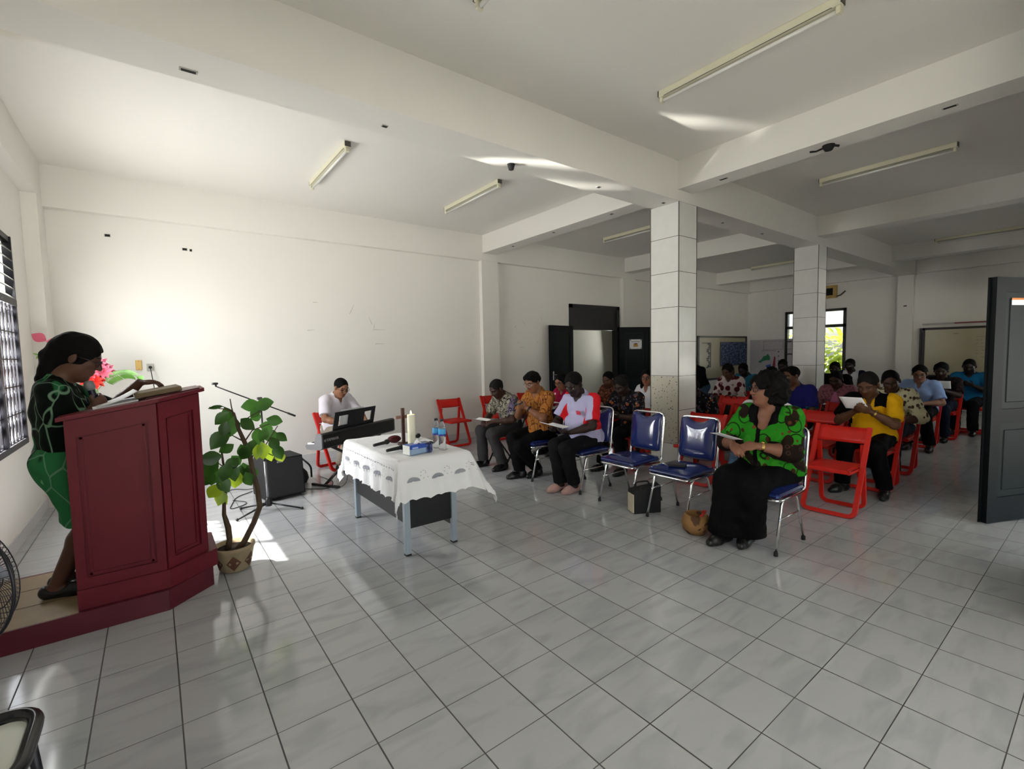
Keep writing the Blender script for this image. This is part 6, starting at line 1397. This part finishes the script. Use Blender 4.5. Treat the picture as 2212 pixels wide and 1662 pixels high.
# scuffs on the plain wall
M_scuff = mat('wall_scuff', (0.42, 0.39, 0.34), 0.9)
wb_ = bpy.data.objects['wall_back']; m = MB()
for (x, z, a, l) in ((1.82, 2.22, 1.1, .16), (1.30, 2.30, 0.05, .07), (1.22, 1.90, 0.1, .10), (2.10, 2.06, 2.0, .12), (2.24, 1.92, 0.0, .20), (2.24, 1.70, 0.0, .16), (2.16, 1.98, 1.4, .08), (4.95, 2.02, 0.7, .06), (5.15, 2.1, 2.3, .09), (5.0, 1.72, 2.5, .07), (5.5, 1.72, 0.8, .07), (5.1, 1.62, 0, .09), (5.6, 2.2, 2.1, .08)):
    dx, dz = math.cos(a) * l / 2, math.sin(a) * l / 2; px, pz = -math.sin(a) * 0.004, math.cos(a) * 0.004
    m.add([(x - dx - px, 6.0385, z - dz - pz), (x + dx - px * .4, 6.0385, z + dz - pz * .4), (x + dx + px * .4, 6.0385, z + dz + pz * .4), (x - dx + px, 6.0385, z - dz + pz)], [(0, 1, 2, 3)])
o = m.build('scuff_marks', M_scuff, wb_); struct(o)

# ---------------------------------------------------------------- boards and posters of the far end
M_board = mat('old_whiteboard', srgb('a39c80'), 0.3, var=0.10, vscale=2); M_frd = mat('dark_board_frame', (0.016, 0.014, 0.013), 0.45)
t = thing('whiteboard', 'old whiteboard on the back wall holding a blue poster, behind the near column', 'whiteboard', (12.56, 6.04, 1.26))
MB().box(-1.33, 1.33, -0.02, 0, -0.59, 0.58).build('surface', M_board, t)
m = MB(); m.box(-1.36, 1.36, -0.03, 0, 0.57, 0.62); m.box(-1.36, 1.36, -0.035, 0, -0.63, -0.57); m.box(-1.37, -1.28, -0.03, 0, -0.63, 0.62); m.box(1.27, 1.36, -0.03, 0, -0.63, 0.62); m.build('frame', M_frd, t)
m = MB(); rnd = random.Random(5)
for k in range(14): z = 0.40 - k * 0.05; x = -0.85 + 0.06 * math.sin(k * 1.3); m.box(x, x + 0.05 + rnd.random() * 0.09, -0.022, -0.02, z - 0.03, z + 0.012)
m.box(-1.15, -0.68, -0.022, -0.02, 0.41, 0.43); m.box(-0.72, -0.68, -0.022, -0.02, -0.25, 0.42); m.box(-0.86, -0.68, -0.022, -0.02, -0.26, -0.23); m.build('ink_drawing', M_frd, t)
M_post = cloth('blue_poster_print', '2a3350', [('noise', 9, .52, 1, '5f6c8e', (1, 1, 3)), ('ring', 14, 0, .2, '161d36', (1, 1, 2))], 0.5)
t = thing('poster', 'dark blue three column poster pinned on the old whiteboard', 'poster', (13.14, 6.012, 1.37))
MB().box(-0.76, 0.76, -0.006, 0, -0.35, 0.34).build('sheet', M_post, t); m = MB()
for x in (-0.76, -0.27, 0.24, 0.74): m.box(x - 0.012, x + 0.012, -0.008, -0.006, -0.35, 0.34)
m.box(-0.76, 0.76, -0.008, -0.006, 0.32, 0.34); m.box(-0.76, 0.76, -0.008, -0.006, -0.36, -0.33); m.build('border', M_frd, t)
t = thing('map_banner', 'large pale map banner hanging on the far wall left of the window', 'banner', (13.996, 5.35, 1.2))
MB().box(-0.006, 0, -0.66, 0.60, -0.66, 0.56).build('sheet', cloth('pale_banner', 'b7b3b8', [('noise', 30, .62, 1, '908d96', (1, 1, 4))], 0.7), t)
def blob(name, pts, m, dx=-0.008): MB().add([(dx, y - 5.35, z - 1.2) for y, z in pts], [tuple(range(len(pts)))]).build(name, m, t)
blob('green_island', [(5.70, 1.10), (5.64, 1.06), (5.56, 1.12), (5.47, 1.14), (5.36, 1.15), (5.36, 1.24), (5.42, 1.34), (5.47, 1.28), (5.55, 1.26), (5.60, 1.17)], mat('map_green', srgb('2f7a55'), 0.7)); blob('blue_region', [(5.48, 0.99), (5.32, 1.03), (5.34, 0.93), (5.40, 0.80)], mat('map_blue', srgb('3560a8'), 0.7)); blob('red_bar', [(5.31, 0.80), (5.21, 0.80), (5.20, 1.24), (5.24, 1.26)], mat('map_red', srgb('8a2838'), 0.7))
m = MB()
for (y0, y1, z0, z1) in ((5.55, 5.0, 1.70, 1.705), (5.55, 5.0, 1.46, 1.465), (5.55, 5.545, 1.46, 1.70), (5.0, 4.995, 1.46, 1.70), (4.93, 4.76, 1.66, 1.70), (4.93, 4.76, 1.46, 1.47), (4.93, 4.74, 1.30, 1.34), (5.6, 5.2, 1.42, 1.43)): m.box(-0.008, -0.006, min(y0, y1) - 5.35, max(y0, y1) - 5.35, z0 - 1.2, z1 - 1.2)
for k in range(5): m.box(-0.008, -0.006, 5.10 - 5.35, 5.14 - 5.35, 1.38 - 0.13 * k - 1.2, 1.41 - 0.13 * k - 1.2)
m.build('printed_lines', mat('banner_ink', (0.10, 0.07, 0.08), 0.8), t)
t = thing('whiteboard', 'large framed whiteboard on the far wall at the right, behind the men', 'whiteboard', (14.0, 0.9, 1.3))
MB().box(-0.12, -0.09, -1.0, 0.92, -0.5, 0.56).build('surface', M_board, t)
m = MB(); m.box(-0.13, -0.085, -1.0, 0.96, 0.55, 0.60); m.box(-0.13, -0.085, 0.91, 0.96, -0.55, 0.60); m.box(-0.13, -0.085, -1.0, 0.96, -0.55, -0.50); m.box(-0.10, -0.08, 0.98, 1.02, -0.6, 0.60); m.box(-0.09, 0, -1.0, 1.02, -0.5, 0.5); m.build('frame', M_frd, t)
m = MB(); rnd = random.Random(8)
for k in range(7):
    for q in range(6): y = 0.05 - q * 0.08 - rnd.random() * 0.02; z = 0.36 - k * 0.075; m.box(-0.122, -0.12, y - 0.05 * rnd.random() - 0.01, y, z, z + 0.008)
m.box(-0.122, -0.12, 0.33, 0.42, 0.44, 0.455); m.build('faint_writing', mat('faint_ink', (0.18, 0.16, 0.13), 0.8), t)
t = thing('curtain_rail', 'thin red and white rail on the wall above the right whiteboard', 'rail', (13.86, 1.2, 1.985)); MB().box(-0.02, 0.14, -0.9, 0.66, -0.02, 0.02).build('rail', mat('pale_rail', (0.45, 0.43, 0.42), 0.6), t); MB().box(-0.024, -0.02, -0.9, 0.1, -0.012, 0.012).build('red_stripe', mat('rail_red', srgb('7a2a2a'), 0.6), t)
t = thing('ventilator', 'yellowed square ventilator box with a dark middle, high on the far wall', 'fan box', (14.0, 3.83, 2.97))
M_yel = mat('yellowed_box', srgb('b79a5a'), 0.6, var=0.2, vscale=9)
m = MB(); m.box(-0.12, 0, -0.17, -0.10, -0.16, 0.17); m.box(-0.12, 0, 0.10, 0.20, -0.16, 0.17); m.box(-0.12, 0, -0.10, 0.10, 0.10, 0.17); m.box(-0.12, 0, -0.10, 0.10, -0.16, -0.09); m.build('casing', M_yel, t); MB().box(-0.09, -0.01, -0.1, 0.1, -0.09, 0.1).build('grille', M_hole2, t)
MB().tube([(-0.03, -0.17, -0.12), (-0.03, -0.25, -0.10), (-0.03, -0.36, 0.0)], 0.018, 6).build('cable', M_end, t)
t = thing('paper_notice', 'white notice with an emblem pinned to the right leaf of the black door', 'notice'); lf2 = l2
t.matrix_world = Matrix.Translation((7.91, 5.99, 0)) @ Matrix.Rotation(math.atan2(-0.36, 0.72), 4, 'Z') @ Matrix.Translation((0.40, -0.016, 1.66))
MB().box(-0.15, 0.15, -0.002, 0, -0.11, 0.11).build('sheet', M_white, t); MB().box(-0.055, 0.055, -0.0035, -0.002, -0.06, 0.0).build('emblem', mat('emblem_gold', srgb('c08a3a'), 0.6), t); MB().box(-0.04, 0.04, -0.0035, -0.002, 0.0, 0.02).build('emblem_top', M_frd, t)
MB().box(-0.11, 0.11, -0.0035, -0.002, 0.05, 0.06).build('line_of_text', mat('notice_ink', (0.2, 0.2, 0.22), 0.8), t)
for q in (-1, 1):
    for k in (-1, 1): MB().ball((q * 0.13, -0.004, k * 0.095), 0.012, 8, 6).build('pin', M_frd, t)
t = thing('sticker', 'small white and orange sticker near the top of the front door leaf', 'sticker'); t.matrix_world = Matrix.Translation((5.635, -0.80, 0)) @ Matrix.Rotation(math.atan2(0.415, -0.91), 4, 'Z') @ Matrix.Translation((0.64, 0.0145, 1.845)) 
MB().box(-0.07, 0.07, 0.0, 0.002, -0.03, 0.012).build('white_strip', M_white, t); MB().box(-0.07, 0.07, 0.0, 0.002, 0.012, 0.028).build('orange_strip', mat('orange_print', srgb('d0762a'), 0.6), t)
t = thing('wooden_panel', 'dark wooden panel leaning on the wall right of the black door', 'panel', (9.1, 5.98, 0)); MB().box(-0.12, 0.35, -0.03, 0.03, 0, 1.22, 0.004).build('board', M_door, t); MB().box(-0.12, 0.35, -0.034, -0.03, 1.12, 1.2).build('top_rail', M_doorp, t)

# ---------------------------------------------------------------- fan and stool at the lower left
t = thing('standing_fan', 'standing fan with a wire cage at the left edge, in front of the platform', 'fan', (-1.165, 1.2, 0))
cg = Matrix.Translation((0, 0, 0.78)) @ Matrix.Rotation(math.radians(45), 4, 'Z') @ Matrix.Rotation(math.radians(90), 4, 'Y')
M_wire = mat('black_wire', (0.012, 0.011, 0.016), 0.35)
m = MB(); m.M = cg; R_ = 0.215
prof = [(0.03, 0.075), (0.10, 0.07), (0.17, 0.05), (R_, 0.0)]
for sg in (-1, 1):
    for k in range(64):
        a = 2 * PI * k / 64; m.tube([(r * math.cos(a), r * math.sin(a), sg * z) for r, z in prof], 0.0011, 4, False)
    for r, z in ((0.07, 0.073), (0.13, 0.063), (0.18, 0.042)): m.tube([(r * math.cos(a), r * math.sin(a), sg * z) for a in np.linspace(0, 2 * PI, 40, endpoint=False)], 0.0018, 5, closed=True)
m.build('cage', M_wire, t)
m = MB(); m.M = cg; m.tube([(R_ * math.cos(a), R_ * math.sin(a), 0) for a in np.linspace(0, 2 * PI, 48, endpoint=False)], 0.005, 8, closed=True); m.build('cage_rim', M_wire, t)
for k in range(3):
    m = MB(); m.M = cg @ Matrix.Rotation(k * 2.094, 4, 'Z'); m.sheet([[(0.03 + 0.15 * u, (v - .5) * (0.05 + 0.09 * u), 0.02 * (v - .5)) for v in np.linspace(0, 1, 5)] for u in np.linspace(0, 1, 6)], 0.002); m.build('blade', mat('grey_blade', (0.25, 0.27, 0.32), 0.3), t)
m = MB(); m.M = cg; m.lathe([(0, -0.16), (0.05, -0.15), (0.06, -0.08), (0.03, -0.06), (0.03, 0.03), (0, 0.035)], 18); m.build('motor', M_wire, t)
MB().tube([(-0.09, -0.03, 0.74), (-0.09, -0.03, 0.03)], 0.014, 10).build('pole', M_wire, t); MB().lathe([(0, 0), (0.19, 0), (0.19, 0.015), (0.03, 0.04), (0, 0.04)], 24, 'z', (-0.09, -0.03, 0)).build('base', M_wire, t)
t = thing('stool', 'black rimmed stool with a white top at the lower left corner', 'stool', (-1.115, 0.70, 0))
m = MB(); m.tube(fillet([(-0.17, -0.17, 0.455), (0.17, -0.17, 0.455), (0.17, 0.17, 0.455), (-0.17, 0.17, 0.455)], 0.10, 8, True), 0.019, 12, closed=True); m.build('rim', mat('glossy_black_plastic', (0.012, 0.011, 0.014), 0.2), t)
MB().box(-0.155, 0.155, -0.155, 0.155, 0.435, 0.447, 0.02).build('seat', mat('white_plastic', (0.7, 0.72, 0.66), 0.3), t)
for sx in (-1, 1):
    for s2 in (-1, 1): MB().tube([(sx * 0.14, s2 * 0.14, 0.44), (sx * 0.17, s2 * 0.17, 0.0)], 0.013, 8).build('leg', M_wire, t)
# trees outside the far window
M_tree = leaf_mat('sunlit_foliage', '566a16', '828f2a'); rnd = random.Random(21)
for (x, y, z, r, lb) in ((16.6, 4.3, 1.1, 1.2, 'yellow green bush outside the right half of the far window'), (17.6, 6.9, 1.0, 1.2, 'green bush outside the left half of the far window')):
    t = thing('bush', lb, 'bush', (x, y, -0.12)); m = MB()
    for k in range(850):
        d = Vector((rnd.gauss(0, 1), rnd.gauss(0, 1), rnd.gauss(0, 1))).normalized() * r * (0.55 + 0.45 * rnd.random()); leaf_mesh(m, (d.x, d.y, z + d.z * 0.9), d + Vector((0, 0, -0.5)), 0.30, 0.13, (0, 0, 1), 0.2)
    m.build('foliage', M_tree, t); MB().tube([(0, 0, 0), (0.05, 0, z * 0.6), (0, 0.05, z)], [0.08, 0.06, 0.03], 8).build('trunk', M_bark, t)
